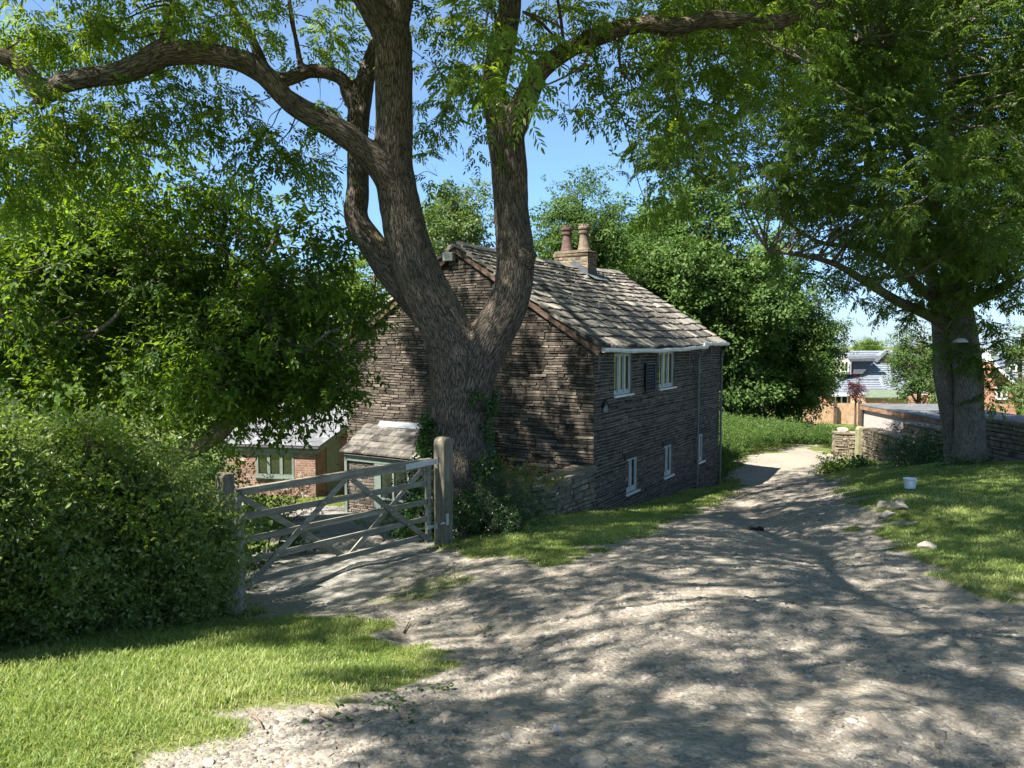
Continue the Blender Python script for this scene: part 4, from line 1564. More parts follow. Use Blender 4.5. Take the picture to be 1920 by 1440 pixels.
dm = MB()
dm.prism([bl(1572, 702, BY + 2.2), bl(1596, 702, BY + 2.2), bl(1596, 672, BY + 2.2), bl(1572, 672, BY + 2.2)], (0, 0, 0), (0, 2, 0))
dm.build('dormer_wall', M['render_white'], bun, loc=c0)


def flatwin(par, px0, py0, px1, py1, Y, loc, nl=2, mat='white_paint'):
    a, b2 = bl(px0, py1, Y), bl(px1, py0, Y)
    mb = MB()
    w_ = (b2[0] - a[0])
    for k in range(nl + 1):
        x = a[0] + w_ * k / nl
        mb.box((x - .06, Y - .05, a[2]), (x + .06, Y + .06, b2[2]))
    mb.box((a[0], Y - .045, a[2] - .06), (b2[0], Y + .055, a[2] + .06))
    mb.box((a[0], Y - .045, b2[2] - .06), (b2[0], Y + .055, b2[2] + .06))
    fo = mb.build('window', M[mat], par, loc=loc)
    mb = MB()
    mb.box((a[0], Y, a[2]), (b2[0], Y + .03, b2[2]))
    mb.build('pane', M['glass'], fo, loc=loc)
    return fo


flatwin(bun, 1566, 742, 1589, 757, BY + .2, c0, 2)
flatwin(bun, 1576, 678, 1591, 697, BY + 2.1, c0, 2)
mb = MB()
mb.beam(bl(1545, 740.5, BY - .35), bl(1668, 740.5, BY - .35), .2, .25)
mb.build('fascia', M['white_paint'], bun, loc=c0)

BY2 = 62.0
c1 = at(1890, 770, BY2)
rb = thing('red_brick_house', 'red-brick house gable with grey tiled roof and dormer at the right edge', 'house', tuple(c1))
mb = MB()
mb.prism([at(1840, 800, BY2), at(1905, 800, BY2), at(1905, 722, BY2), at(1862, 680, BY2), at(1840, 700, BY2)], (0, 0, 0), (0, 6, 0))
mb.build('wall', M['new_brick'], rb, loc=c1)
mb = MB()
tiled(mb, at(1913, 715, BY2 - .4), at(1990, 715, BY2 - .4), at(1990, 672, BY2 + 4), at(1862, 672, BY2 + 4), 9)
tiled(mb, at(1905, 723, BY2 - .4), at(1930, 716, BY2 + .5), at(1880, 668, BY2 + 4), at(1855, 672, BY2 - .4), 9)
mb.build('roof', M['grey_tile'], rb, loc=c1)
mb = MB()
mb.beam(at(1853, 671, BY2 - .5), at(1907, 724, BY2 - .5), .12, .22)
mb.build('bargeboard', M['white_paint'], rb, loc=c1)
mb = MB()
mb.prism([at(1888, 698, BY2 + 1), at(1912, 698, BY2 + 1), at(1912, 678, BY2 + 1), at(1888, 678, BY2 + 1)], (0, 0, 0), (0, 2.4, 0))
dmo = mb.build('dormer', M['dark_cladding'], rb, loc=c1)
flatwin(rb, 1893, 684, 1906, 696, BY2 + .9, c1, 1)
flatwin(rb, 1868, 726, 1888, 748, BY2 - .1, c1, 2)
mb = MB()
dish = at(1872, 707, BY2 - .4)
mb.lathe([(.02, 0), (.2, .03), (.33, .1), (.34, .11), (.2, .05), (.02, .02)], dish, 16)
d2_ = mb.build('satellite_dish', M['grey_pipe'], rb, loc=c1)
c2_ = at(1850, 690, 75)
mb = MB()
pw_ = at(1843, 668, 75)
wh = thing('white_house', 'small patch of a white house wall and grey roof far behind the big tree trunk', 'house', tuple(c2_))
mb.box(at(1842, 690, 75), at(1858, 656, 75) + np.array([0, 4, 0]))
mb.build('wall', M['white_paint'], wh, loc=c2_)
mb = MB()
tiled(mb, at(1838, 668, 79.2), at(1886, 668, 79.2), at(1880, 650, 82), at(1845, 650, 82), 5)
mb.build('roof', M['grey_tile'], wh, loc=c2_)

# tan close-board fence and the green-roofed shed
FY = 62.0
c3 = at(1600, 780, FY)
fen = thing('board_fence', 'tan close-board fence with dark posts across the bottom of the lane', 'fence', tuple(c3))
mb = MB()
x = at(1500, 770, FY)[0]
x1_ = at(1662, 770, FY)[0]
zt, zb_ = at(1600, 756, FY)[2], at(1600, 800, FY)[2]
while x < x1_:
    mb.box((x, FY, zb_), (x + .145, FY + .025, zt + random.uniform(-.01, .01)), random.random())
    x += .15
mb.build('boards', M['fence_wood'], fen, loc=c3)
for pxx, pyt, YY in ((1611, 752, 60.5), (1565, 752, FY - .2), (1655, 752, FY - .2)):
    mb = MB()
    p_ = at(pxx, 780, YY)
    mb.box((p_[0] - .11, YY - .2, zb_), (p_[0] + .11, YY - .02, at(pxx, pyt, YY)[2]))
    mb.build('post', M['brown_board'], fen, loc=c3)
c4 = at(1665, 760, 68)
shd = thing('garden_shed', 'long timber shed with a dull green felt roof in front of the bungalow', 'shed', tuple(c4))
mb = MB()
a_, b2_ = at(1622, 775, 68), at(1702, 745, 68)
mb.box((a_[0], 68, a_[2] - 1), (b2_[0], 71, b2_[2]))
mb.build('wall', M['fence_wood'], shd, loc=c4)
mb = MB()
hipquad(mb, [at(1619, 745, 67.6), at(1705, 745, 67.6), at(1703, 730, 69.5), at(1629, 730, 69.5)], .08)
hipquad(mb, [at(1705, 745, 71.6), at(1619, 745, 71.6), at(1629, 730.2, 69.6), at(1703, 730.2, 69.6)], .08)
mb.build('roof', M['felt_green'], shd, loc=c4)

# ------------------------------------------------------------------ small things
bp = at(1706, 918, 15.5)
bp[2] = gz1(bp[0], bp[1]) + .02
bk = thing('bucket', 'white plastic tub standing on the shaded lawn beside the lane', 'bucket', tuple(bp), .4)
bk.scale = (.88, .88, .88)
mb = MB()
mb.lathe([(.001, 0), (.105, 0), (.112, .01), (.135, .2), (.14, .215), (.147, .215), (.147, .232), (.136, .232), (.13, .2), (.105, .012), (.001, .012)], (0, 0, 0), 32)
mb.build('tub', M['bucket'], bk, smooth=False)
mb = MB()
mb.tube(smooth_path([(.148, 0, .21), (.15, .05, .16), (.1, .12, .11), (0, .158, .09), (-.1, .12, .11), (-.15, .05, .16), (-.148, 0, .21)], 4), .004, 6)
mb.build('handle', M['galv'], bk)
wp = at(1801, 641, 20.9)
lampo = thing('wall_lamp', 'small white hooded lamp fixed high on the fork of the roadside tree trunk', 'lamp', tuple(wp))
mb = MB()
mb.lathe([(.02, .10), (.08, .10), (.15, .05), (.19, -.01), (.18, -.015), (.12, .0), (.02, .02)], (0, 0, 0), 20)
mb.build('hood', M['white_paint'], lampo)
mb = MB()
mb.box((-.05, -.03, -.1), (.05, .45, .03))
mb.build('bracket', M['black_iron'], lampo)

# dark clod on the lane, a feather, sticks
p_ = at(1415, 993, 13.9)
p_[2] = gz1(p_[0], p_[1])
V, Fc = ico(3)
heap = MB()
for k in range(7):
    c_ = p_ + np.array([random.uniform(-.14, .14), random.uniform(-.08, .08), random.uniform(.0, .04)])
    s_ = random.uniform(.05, .09)
    VV = V * (1 + .35 * (vnoise(V * 3 + k * 9, k)[:, None] - .5)) * np.array([s_, s_ * .8, s_ * .75]) + c_
    heap.add(VV, [tuple(f) for f in Fc])
o_ = heap.build('dung_heap', M['dung'], None, loc=p_, smooth=True)
tag(o_, 'small black lumpy heap lying on the lane past the cottage corner', 'heap')
p_ = at(1047, 1362, 3.95)
p_[2] = gz1(p_[0], p_[1]) + .015
fth = MB()
L_, seg = .075, 10
top, bot = [], []
for k in range(seg + 1):
    t_ = k / seg
    w2 = .012 * math.sin(math.pi * min(1, t_ * .85 + .12)) ** .7
    yy = (t_ - .5) * L_ * 2
    top.append((w2, yy, .012 * (t_ - .3) ** 2))
    bot.append((-w2, yy, .012 * (t_ - .3) ** 2))
V = np.array(top + bot) @ np.array([[.96, .28, 0], [-.28, .96, 0], [0, 0, 1]]) + p_
fth.add(V, [(k, k + 1, seg + 2 + k, seg + 1 + k) for k in range(seg)])
fth.tube([p_ + np.array([.02, -.085, .002]), p_ + np.array([-.015, .05, .004])], .0015, 5)
o_ = fth.build('feather', M['feather'], None, loc=p_)
tag(o_, 'single blue-grey feather lying on the gravel in the foreground', 'feather')
for i, (pts, lab) in enumerate(([((600, 1358), (622, 1366), (640, 1376)), 'pale dry stick on bare soil at the foreground lawn edge'],
                               [((757, 1195), (763, 1185), (768, 1176)), 'short dark upright twig end on bare ground in front of the gate'],
                               [((728, 1203), (750, 1206), (768, 1204)), 'thin dark twig lying along the shaded lawn tip'],
                               [((475, 1355), (485, 1372), (494, 1388)), 'small brown twig at the ragged lawn edge bottom left'])):
    P = []
    for (px, py) in pts:
        g2 = plan([(px, py)])[0]
        P.append((g2[0], g2[1], gz1(*g2) + .02))
    mb = MB()
    mb.tube(smooth_path(P, 4), np.linspace(.009, .004, 9), 7)
    o_ = mb.build('stick', M['bark_pale'] if i != 1 else M['bark_twig'], None, loc=np.array(P[0]), smooth=True)
    tag(o_, lab, 'stick')

# stones one can pick out
STONES = [((755, 1273), .05, .8, 'pale rounded stone at the tip of the shaded foreground lawn'),
          ((725, 1353), .095, .4, 'broad flat grey stone set in bare soil beside weeds in the foreground'),
          ((902, 1360), .055, .35, 'smooth grey stone in the middle of the shaded foreground soil'),
          ((817, 1365), .035, .6, 'small knobbly stone just left of the smooth grey foreground stone'),
          ((950, 1256), .085, .7, 'low pale stone sunk in the lane edge where thin grass ends'),
          ((1105, 1435), .11, .6, 'large pale stone cut by the bottom edge of the picture'),
          ((1780, 1144), .12, .6, 'lone pale block of stone on the gravel near the right lawn'),
          ((1556, 1060), .085, .35, 'dark upright stone in the rough middle of the lane'),
          ((1530, 1075), .12, .5, 'flat grey stone beside the dark upright stone in the lane'),
          ((1674, 1370), .10, .55, 'square-cut stone near the bottom of the lane'),
          ((1648, 1355), .10, .3, 'dark stone touching the square-cut stone near the bottom'),
          ((1768, 1330), .085, .45, 'brownish stone on the gravel, right of the square-cut stone'),
          ((1510, 1157), .05, .75, 'small pale stone alone at the centre of the lane'),
          ((1736, 1036), .13, .7, 'big white stone at the foot of the right bank, nearer the viewer'),
          ((1662, 972), .15, .85, 'pale boulder in the eroded bank, lowest of three'),
          ((1684, 958), .2, .75, 'long pale boulder in the eroded bank, topmost of three'),
          ((1655, 955), .12, .55, 'grey boulder in the eroded bank, at the left of three'),
          ((1395, 1150), .09, .45, 'flat grey slab flush with the lane left of centre'),
          ((1240, 1352), .11, .6, 'broad worn stone poking from the lane beside the feather'),
          ((608, 1383), .07, .6, 'flat pale stone in the sunlit soil below the pale stick'),
          ((940, 1345), .1, .5, 'flat worn stone behind the smooth grey foreground stone')]
for i, ((px, py), s_, v_, lab) in enumerate(STONES):
    g2 = plan([(px, py)])[0]
    bank_ = 13 <= i <= 16     # the boulders of the eroded bank stand proud
    c_ = (g2[0], g2[1], gz1(*g2) - s_ * (.05 if bank_ else .2))
    o_ = boulder('stone', c_, s_ * (1.2 if bank_ else 1.0), 40 + i, squash=.55 if bank_ else random.uniform(.26, .42), v=v_ * (.75 if bank_ else .6))
    tag(o_, lab, 'stone')
ROCKERY = [((600, 1036), .26, .8), ((655, 1028), .3, .6), ((705, 1040), .24, .55), ((690, 1012), .28, .65), ((570, 1046), .2, .85), ((735, 1005), .2, .4), ((640, 1012), .22, .8)]
labs = ['flat sunlit stone behind the gate, below the long brace foot', 'broad pale edging stone seen through the middle of the gate', 'brown edging stone low behind the gate centre', 'large flat stone behind the gate, furthest back of the edging',
        'small bright edging stone nearest the gate latch end', 'dark edging stone by the plants near the hinge end', 'pale slab behind the gate beside the brick paving']
for i, ((px, py), s_, v_) in enumerate(ROCKERY):
    c_ = at(px, py, 13.2 - i * .1)
    c_[2] = gz1(c_[0], c_[1]) - .04
    o_ = boulder('edging_stone', c_, s_, 80 + i, squash=.5, v=v_)
    tag(o_, labs[i], 'stone')

# ------------------------------------------------------------------ leaves and sprays
class Leafy:
    def __init__(s):
        s.V, s.F, s.A = [], [], []
        s.n = 0

    def leaf(s, p, d, nrm_, ln, wd, v, droop=.15, fold=.18):
        """one leaf, two faces folded about its midrib"""
        d = d / np.linalg.norm(d)
        side = np.cross(nrm_, d)
        side /= np.linalg.norm(side) + 1e-9
        up = np.cross(d, side)
        a = p + d * ln * .32 + up * wd * fold * .5
        b2 = p + d * ln * .72 - up * ln * droop * .35 + up * wd * fold * .4
        tip = p + d * ln - up * ln * droop
        s.V += [p, a + side * wd * .5, b2 + side * wd * .36, tip, b2 - side * wd * .36, a - side * wd * .5]
        k = s.n
        s.F += [(k, k + 1, k + 2, k + 3), (k, k + 3, k + 4, k + 5)]
        s.A += [v] * 6
        s.n += 6

    def quad(s, p, d, nrm_, ln, wd, v):
        d = d / np.linalg.norm(d)
        side = np.cross(nrm_, d)
        side /= np.linalg.norm(side) + 1e-9
        k = s.n
        s.V += [p, p + d * ln * .5 + side * wd * .5, p + d * ln, p + d * ln * .5 - side * wd * .5]
        s.F += [(k, k + 1, k + 2, k + 3)]
        s.A += [v] * 4
        s.n += 4

    def done(s):
        return np.array(s.V), np.array(s.F), np.array(s.A)


def rv(r2, s=1.0):
    return r2.normal(size=3) * s


def t_ash(seed, nleaf=6, scale=1.0, hang=1.0):
    """the end of an ash shoot: opposite pairs of leaves, each of nine or eleven leaflets"""
    r2 = np.random.default_rng(seed)
    L_ = Leafy()
    for k in range(nleaf):
        t_ = .05 + .3 * (k // 2) / max(1, nleaf // 2)
        yaw = (1 if k % 2 else -1) * r2.uniform(.5, 1.3) if k < nleaf - 1 else r2.uniform(-.3, .3)
        d = np.array([math.cos(yaw), math.sin(yaw), r2.uniform(-.45, .25)])
        d /= np.linalg.norm(d)
        p = np.array([t_, 0, 0.0])
        ln = r2.uniform(.2, .3) * scale
        nr = np.array([r2.uniform(-.4, .4), r2.uniform(-.4, .4), 1.0])
        npair = r2.integers(4, 6)
        base = r2.uniform(.2, .8)
        droop = r2.uniform(.3, 1.2) * hang
        for j in range(npair + 1):
            f = (.22 + .78 * j / npair)
            q_ = p + d * ln * f - np.array([0, 0, droop * .09 * f * f])
            dd = d - np.array([0, 0, droop * .5 * f])
            dd /= np.linalg.norm(dd)
            side = np.cross(nr, dd)
            side /= np.linalg.norm(side)
            ll = r2.uniform(.07, .1) * scale
            if j == npair:
                L_.leaf(q_, dd - np.array([0, 0, .2]), nr, ll, ll * .36, np.clip(base + r2.normal() * .12, 0, 1))
            else:
                for sg in (-1, 1):
                    L_.leaf(q_, dd * .62 + side * sg * .8 - np.array([0, 0, r2.uniform(.1, .5)]) + rv(r2, .1), nr + rv(r2, .25), ll, ll * .36, np.clip(base + r2.normal() * .12, 0, 1))
    return L_.done()


def t_broad(seed, n=14, ln=.11, wd=.052, size=.34, droop=.4, flat=.5):
    r2 = np.random.default_rng(seed)
    L_ = Leafy()
    for k in range(n):
        f = k / n
        yaw = k * 2.4 + r2.normal() * .3
        p = np.array([size * f, 0, 0]) + rv(r2, .03)
        d = np.array([.45 + .4 * f, math.sin(yaw) * .8, math.cos(yaw) * flat - r2.uniform(0, droop)])
        nr = np.array([r2.uniform(-.3, .5), r2.uniform(-.5, .5), 1.0])
        L_.leaf(p, d, nr, ln * r2.uniform(.7, 1.15), wd * r2.uniform(.8, 1.1), np.clip(.3 + .4 * f + r2.normal() * .16, 0, 1), droop=r2.uniform(.05, .35))
    return L_.done()


def t_fine(seed, n=34, ln=.026, wd=.013, size=.26, side_n=3):
    """small-leaved shoot with short side shoots"""
    r2 = np.random.default_rng(seed)
    L_ = Leafy()
    axes = [(np.zeros(3), np.array([1, 0, 0.0]), size)]
    for k in range(side_n):
        f = r2.uniform(.1, .8)
        axes.append((np.array([size * f, 0, 0]), np.array([.6, r2.uniform(-.9, .9), r2.uniform(-.4, .6)]), size * r2.uniform(.3, .55)))
    for k in range(n):
        p0, d0, l0 = axes[k % len(axes)]
        d0 = d0 / np.linalg.norm(d0)
        p = p0 + d0 * l0 * r2.uniform(.05, 1)
        d = d0 * .6 + rv(r2, .6)
        L_.quad(p, d, rv(r2, .6) + np.array([0, 0, .8]), ln * r2.uniform(.7, 1.3), wd * r2.uniform(.8, 1.2), np.clip(r2.normal(.45, .22), 0, 1))
    return L_.done()


def t_far(seed, n=18, ln=.15, wd=.10, size=.42):
    r2 = np.random.default_rng(seed)
    L_ = Leafy()
    for k in range(n):
        p = np.array([r2.uniform(-.3, 1), r2.uniform(-.7, .7), r2.normal() * .18]) * size
        d = np.array([.6, r2.normal() * .7, -r2.uniform(0, .7)])
        L_.quad(p, d, np.array([r2.normal() * .5, r2.normal() * .5, 1]), ln * r2.uniform(.6, 1.2), wd * r2.uniform(.7, 1.2), np.clip(r2.normal(.45, .2), 0, 1))
    return L_.done()


T_ASH = [t_ash(k, 5 + k % 3) for k in range(10)]
T_ASH2 = [t_ash(k + 20, 5 + k % 3, 1.12, .35) for k in range(10)]
T_BROAD = [t_broad(k + 50) for k in range(8)]
T_FINE = [t_fine(k + 80) for k in range(8)]
T_FAR = [t_far(k + 100) for k in range(8)]
T_FARB = [t_far(k + 120, 20, .24, .16, .6) for k in range(8)]
T_ROUND = [t_broad(k + 140, 11, .05, .038, .28, .2, .8) for k in range(6)]
T_BIG = [t_broad(k + 160, 8, .14, .09, .2, .3, .9) for k in range(6)]
T_YEW = [t_fine(k + 180, 46, .035, .009, .24, 5) for k in range(6)]
T_IVY = [t_broad(k + 200, 7, .055, .05, .12, .3, .5) for k in range(6)]


def scatter(temps, P, yaw, pitch, roll, scale, vs, r2):
    """copies of the shoots, all in one array"""
    Vs, Fs, As, n0 = [], [], [], 0
    which = r2.integers(0, len(temps), len(P))
    cy, sy = np.cos(yaw), np.sin(yaw)
    cp, sp = np.cos(pitch), np.sin(pitch)
    cr, sr = np.cos(roll), np.sin(roll)
    Rz = np.zeros((len(P), 3, 3)); Rz[:, 0, 0] = cy; Rz[:, 0, 1] = -sy; Rz[:, 1, 0] = sy; Rz[:, 1, 1] = cy; Rz[:, 2, 2] = 1
    Ry = np.zeros((len(P), 3, 3)); Ry[:, 0, 0] = cp; Ry[:, 0, 2] = -sp; Ry[:, 2, 0] = sp; Ry[:, 2, 2] = cp; Ry[:, 1, 1] = 1
    Rx = np.zeros((len(P), 3, 3)); Rx[:, 1, 1] = cr; Rx[:, 1, 2] = -sr; Rx[:, 2, 1] = sr; Rx[:, 2, 2] = cr; Rx[:, 0, 0] = 1
    RR_ = Rz @ Ry @ Rx
    for k, (V, Fq, A) in enumerate(temps):
        ii = np.where(which == k)[0]
        if not len(ii):
            continue
        W_ = np.einsum('nij,vj->nvi', RR_[ii], V) * scale[ii][:, None, None] + P[ii][:, None, :]
        Vs.append(W_.reshape(-1, 3))
        Fs.append((Fq[None] + (np.arange(len(ii)) * len(V))[:, None, None] + n0).reshape(-1, 4))
        As.append(np.clip(A[None] + vs[ii][:, None], 0, 1).ravel())
        n0 += len(ii) * len(V)
    return np.concatenate(Vs), np.concatenate(Fs), np.concatenate(As)


def clump_sprays(clumps, r2, squash=.8, bias=.55, hang=(-.9, .35), stray=.6):
    """clumps: rows (x, y, z, r, n) -> shoot positions and headings, pointing out of their clump"""
    P, Y_, Pi, Vs = [], [], [], []
    for (x, y, z, r, n) in clumps:
        n = int(n)
        d = r2.normal(size=(n, 3))
        d /= np.linalg.norm(d, axis=1)[:, None]
        rr_ = r * r2.uniform(0, 1, n) ** bias
        P.append(np.array([x, y, z]) + d * rr_[:, None] * np.array([1, 1, squash]))
        Y_.append(np.arctan2(d[:, 1], d[:, 0]) + r2.normal(0, stray, n))
        Pi.append(np.clip(np.arcsin(d[:, 2]) * .5 + r2.uniform(hang[0], hang[1], n), -1.4, 1.0))
        Vs.append(np.full(n, r2.normal(0, .1)) + r2.normal(0, .09, n))
    return np.concatenate(P), np.concatenate(Y_), np.concatenate(Pi), np.concatenate(Vs)


def branches(mb, limbs, clumps, r2, rmin=.012, k_=.018, twigs=4, sagf=.12, below=.5, rmax=9):
    """each clump is carried by its own branch from the nearest limb, and twigs"""
    nodes = np.concatenate(limbs)
    nodes = nodes[nodes[:, 3] < rmax]
    for (x, y, z, r, n) in clumps:
        c_ = np.array([x, y, z])
        d = np.linalg.norm(nodes[:, :3] - c_, axis=1) + np.clip(nodes[:, 2] - z, 0, None) * .5 * (below >= 0) + np.clip(z - nodes[:, 2], 0, None) * max(0, -below)
        i = int(np.argmin(d))
        p0 = nodes[i, :3]
        ln = np.linalg.norm(c_ - p0)
        if ln > .05:
            mid_ = (p0 + c_) / 2 + rv(r2, .1 * ln) + np.array([0, 0, sagf * ln])
            m2 = p0 * .25 + mid_ * .5 + c_ * .25 + rv(r2, .05 * ln)
            pts = smooth_path([p0, (p0 + m2) / 2 + rv(r2, .04 * ln), m2, (m2 + c_) / 2 + rv(r2, .05 * ln), c_], 4)
            r0 = min(rmin + k_ * ln, nodes[i, 3] * .6)
            mb.tube(pts, np.linspace(max(r0, rmin), rmin * .6, len(pts)), 6, cap=False)
        for k in range(twigs):
            e = c_ + rv(r2, r * .55)
            m_ = (c_ + e) / 2 + rv(r2, .12 * r)
            mb.tube(smooth_path([c_, m_, e], 3), np.linspace(rmin * .55, rmin * .25, 7), 4, cap=False)


def crown_mesh(name, root, loc, clumps, temps, mat, seed, scale=1.0, **kw):
    r2 = np.random.default_rng(seed)
    P, ya, pi_, vs = clump_sprays(clumps, r2, **kw)
    V, Fq, A = scatter(temps, P, ya, pi_, r2.normal(0, .45, len(P)), scale * r2.uniform(.75, 1.2, len(P)), vs, r2)
    return mesh_np(name, V, Fq, M[mat], root, np.array(loc), A)


def ell_clumps(ells, n, r_rng, dens, seed, shell=.62, gap=.0):
    """clumps spread through a union of ellipsoids (cx, cy, cz, rx, ry, rz)"""
    r2 = np.random.default_rng(seed)
    vol = np.array([e[3] * e[4] * e[5] for e in ells]) ** .7
    vol /= vol.sum()
    out = []
    for k in range(n):
        e = ells[r2.choice(len(ells), p=vol)]
        d = r2.normal(size=3)
        d /= np.linalg.norm(d)
        f = r2.uniform(shell, 1.0) if r2.uniform() < .8 else r2.uniform(.2, shell)
        p = np.array(e[:3]) + d * np.array(e[3:]) * f
        r = r2.uniform(*r_rng)
        out.append((p[0], p[1], p[2], r, max(3, dens * r * r * r2.uniform(.6, 1.3))))
    return out


# ------------------------------------------------------------------ the big forked ash in the middle
def chain(rows, n=8, jit=.0, seed=0):
    P = [[*at(px, py, Y), rp / F * Y] for px, py, rp, Y in rows]
    P = smooth_path(P, n)
    return P


CH = [chain([(862, 1010, 110, 13.7), (858, 955, 88, 13.7), (855, 880, 73, 13.7), (857, 800, 64, 13.7), (862, 735, 64, 13.7), (858, 680, 62, 13.65), (842, 630, 55, 13.6), (815, 575, 52, 13.5), (788, 520, 50, 13.4), (765, 450, 46, 13.3), (748, 380, 43, 13.2), (738, 310, 42, 13.1), (738, 220, 39, 13.0), (739, 120, 39, 12.9), (735, 60, 40, 12.8)]),
      chain([(735, 65, 34, 12.8), (752, -20, 30, 12.7), (775, -140, 26, 12.5), (800, -300, 20, 12.2), (790, -460, 12, 12)]),
      chain([(730, 80, 30, 12.8), (700, 20, 28, 12.6), (660, -50, 26, 12.4), (610, -160, 22, 12), (560, -300, 16, 11.4), (540, -430, 10, 11)]),
      chain([(868, 760, 52, 13.65), (890, 690, 52, 13.6), (920, 630, 48, 13.55), (948, 585, 44, 13.5), (963, 530, 41, 13.5), (966, 470, 40, 13.5), (960, 400, 37, 13.45), (955, 330, 37, 13.4), (948, 250, 40, 13.3), (950, 200, 42, 13.2)]),
      chain([(940, 240, 30, 13.3), (925, 170, 27, 13.3), (940, 90, 27, 13.3), (955, 20, 26, 13.2), (960, -80, 23, 13), (950, -220, 18, 12.6), (965, -380, 12, 12)]),
      chain([(958, 250, 30, 13.2), (985, 185, 26, 12.9), (1010, 135, 23, 12.6), (1050, 103, 20, 12.4), (1090, 82, 19, 12.3), (1150, 58, 18.5, 12.2), (1210, 45, 18, 12.2), (1270, 50, 19, 12.3), (1330, 36, 18, 12.4), (1400, 40, 17, 12.6), (1470, 38, 16, 12.8), (1540, 0, 14, 13), (1620, -60, 11, 13.2), (1700, -130, 7, 13.4)]),
      chain([(984, 479, 27, 13.35), (1000, 488, 17, 13.3)]),
      chain([(805, 590, 38, 13.6), (765, 545, 36, 13.7), (725, 495, 33, 13.8), (690, 447, 29, 13.9), (668, 408, 27, 14), (671, 350, 23, 14.1), (670, 290, 22, 14.2), (672, 220, 22, 14.3), (684, 150, 21, 14.4), (706, 95, 19, 14.5), (725, 20, 17, 14.6), (740, -100, 13, 14.6), (730, -250, 8, 14.5)]),
      chain([(668, 200, 18, 14.3), (652, 175, 16, 14.3), (645, 152, 14.5, 14.3), (620, 138, 14, 14.25), (585, 133, 14, 14.2), (555, 142, 14, 14.1), (525, 150, 14, 14.0), (498, 130, 12, 13.9), (480, 90, 10, 13.8), (462, 50, 9, 13.8), (440, 20, 8, 13.8), (425, -20, 7, 13.7), (400, -120, 5, 13.5)]),
      chain([(566, 135, 7, 14.1), (558, 90, 6, 14.1), (548, 40, 5, 14.2), (540, -20, 4, 14.2)]),
      chain([(738, 345, 36, 13.1), (712, 310, 32, 12.95), (680, 278, 28, 12.8), (640, 248, 26, 12.6), (600, 226, 25, 12.5), (560, 203, 24, 12.35), (530, 180, 23, 12.2), (505, 150, 23, 12.1), (475, 125, 24, 12), (440, 110, 24, 11.9), (400, 102, 24, 11.8), (350, 98, 26, 11.7), (305, 102, 27, 11.6), (265, 122, 23, 11.5), (215, 140, 21, 11.4), (165, 145, 21, 11.3), (120, 155, 21, 11.2), (85, 172, 23, 11.1), (60, 150, 20, 11.05), (35, 120, 18, 11.0), (0, 105, 17, 10.9), (-60, 85, 15, 10.7), (-150, 60, 11, 10.4), (-260, 50, 7, 10)]),
      chain([(85, 170, 16, 11.1), (78, 188, 15, 11.1), (70, 200, 11, 11.1)], 4),
      chain([(320, 98, 14, 11.6), (310, 70, 9, 11.6), (318, 30, 5, 11.5), (322, -30, 4, 11.4)]),
      chain([(110, 160, 5, 11.15), (122, 230, 4.5, 11.1), (128, 268, 4, 11.0), (150, 300, 2.5, 10.9)]),
      # unseen limbs: two over the lane, two added to band the gable with shadow
      np.array(smooth_path([[-1.55, 12.4, 9.2, .26], [-1.9, 9.5, 9.6, .2], [-1.6, 6.6, 9.4, .15], [-1.9, 4.2, 9.0, .09], [-1.6, 2.2, 8.6, .05]], 8)),
      np.array(smooth_path([[-2.6, 12.6, 7.9, .22], [-4.4, 13.6, 9.6, .17], [-6.2, 14.8, 10.9, .12], [-8.2, 15.6, 12.2, .05]], 8)),
      np.array(smooth_path([[-2.3, 14.6, 9.6, .15], [-3.4, 16.2, 11.0, .12], [-4.6, 17.6, 12.4, .08], [-5.4, 18.6, 13.6, .04]], 8)),
      np.array(smooth_path([[-.1, 12.6, 9.4, .2], [1.6, 10.4, 9.6, .16], [2.8, 8.0, 9.2, .11], [3.2, 5.6, 8.6, .07], [3.4, 4.2, 8.2, .04]], 8)),
      ]
r2 = np.random.default_rng(77)
MBt = MB()
for P in CH:
    P = P.copy()
    V, Fq = tube_arrays(P[:, :3], P[:, 3] * .88, 18)
    MBt.add(V, [tuple(f) for f in Fq] + [list(range(18))[::-1], list(range(len(V) - 18, len(V)))])
# root flare
for k in range(7):
    a_ = k * .9 + .3
    b0 = CH[0][6][:3]
    zg = gz1(b0[0] + math.cos(a_) * .95, b0[1] + math.sin(a_) * .95)
    pts = smooth_path([[b0[0] + math.cos(a_) * .3, b0[1] + math.sin(a_) * .3, zg + 1.3, .3], [b0[0] + math.cos(a_) * .55, b0[1] + math.sin(a_) * .55, zg + .55, .26], [b0[0] + math.cos(a_) * 1.05, b0[1] + math.sin(a_) * 1.05, zg - .12, .14]], 5)
    V, Fq = tube_arrays(pts[:, :3], pts[:, 3], 12)
    MBt.add(V, [tuple(f) for f in Fq] + [list(range(12))[::-1], list(range(len(V) - 12, len(V)))])
base = CH[0][8][:3].copy()
base[2] = gz1(base[0], base[1])
tmp = MBt.build('tmp', None)
md = tmp.modifiers.new('r', 'REMESH')
md.mode = 'VOXEL'
md.voxel_size = .033
ms = tmp.modifiers.new('s', 'SMOOTH')
ms.factor = .5
ms.iterations = 5
dg = bpy.context.evaluated_depsgraph_get()
me = bpy.data.meshes.new_from_object(tmp.evaluated_get(dg))
bpy.data.objects.remove(tmp)
nv = len(me.vertices)
TV = np.empty(nv * 3, np.float32)
me.vertices.foreach_get('co', TV)
TV = TV.reshape(-1, 3).astype(float)
TN = np.empty(nv * 3, np.float32)
me.vertices.foreach_get('normal', TN)
TN = TN.reshape(-1, 3)
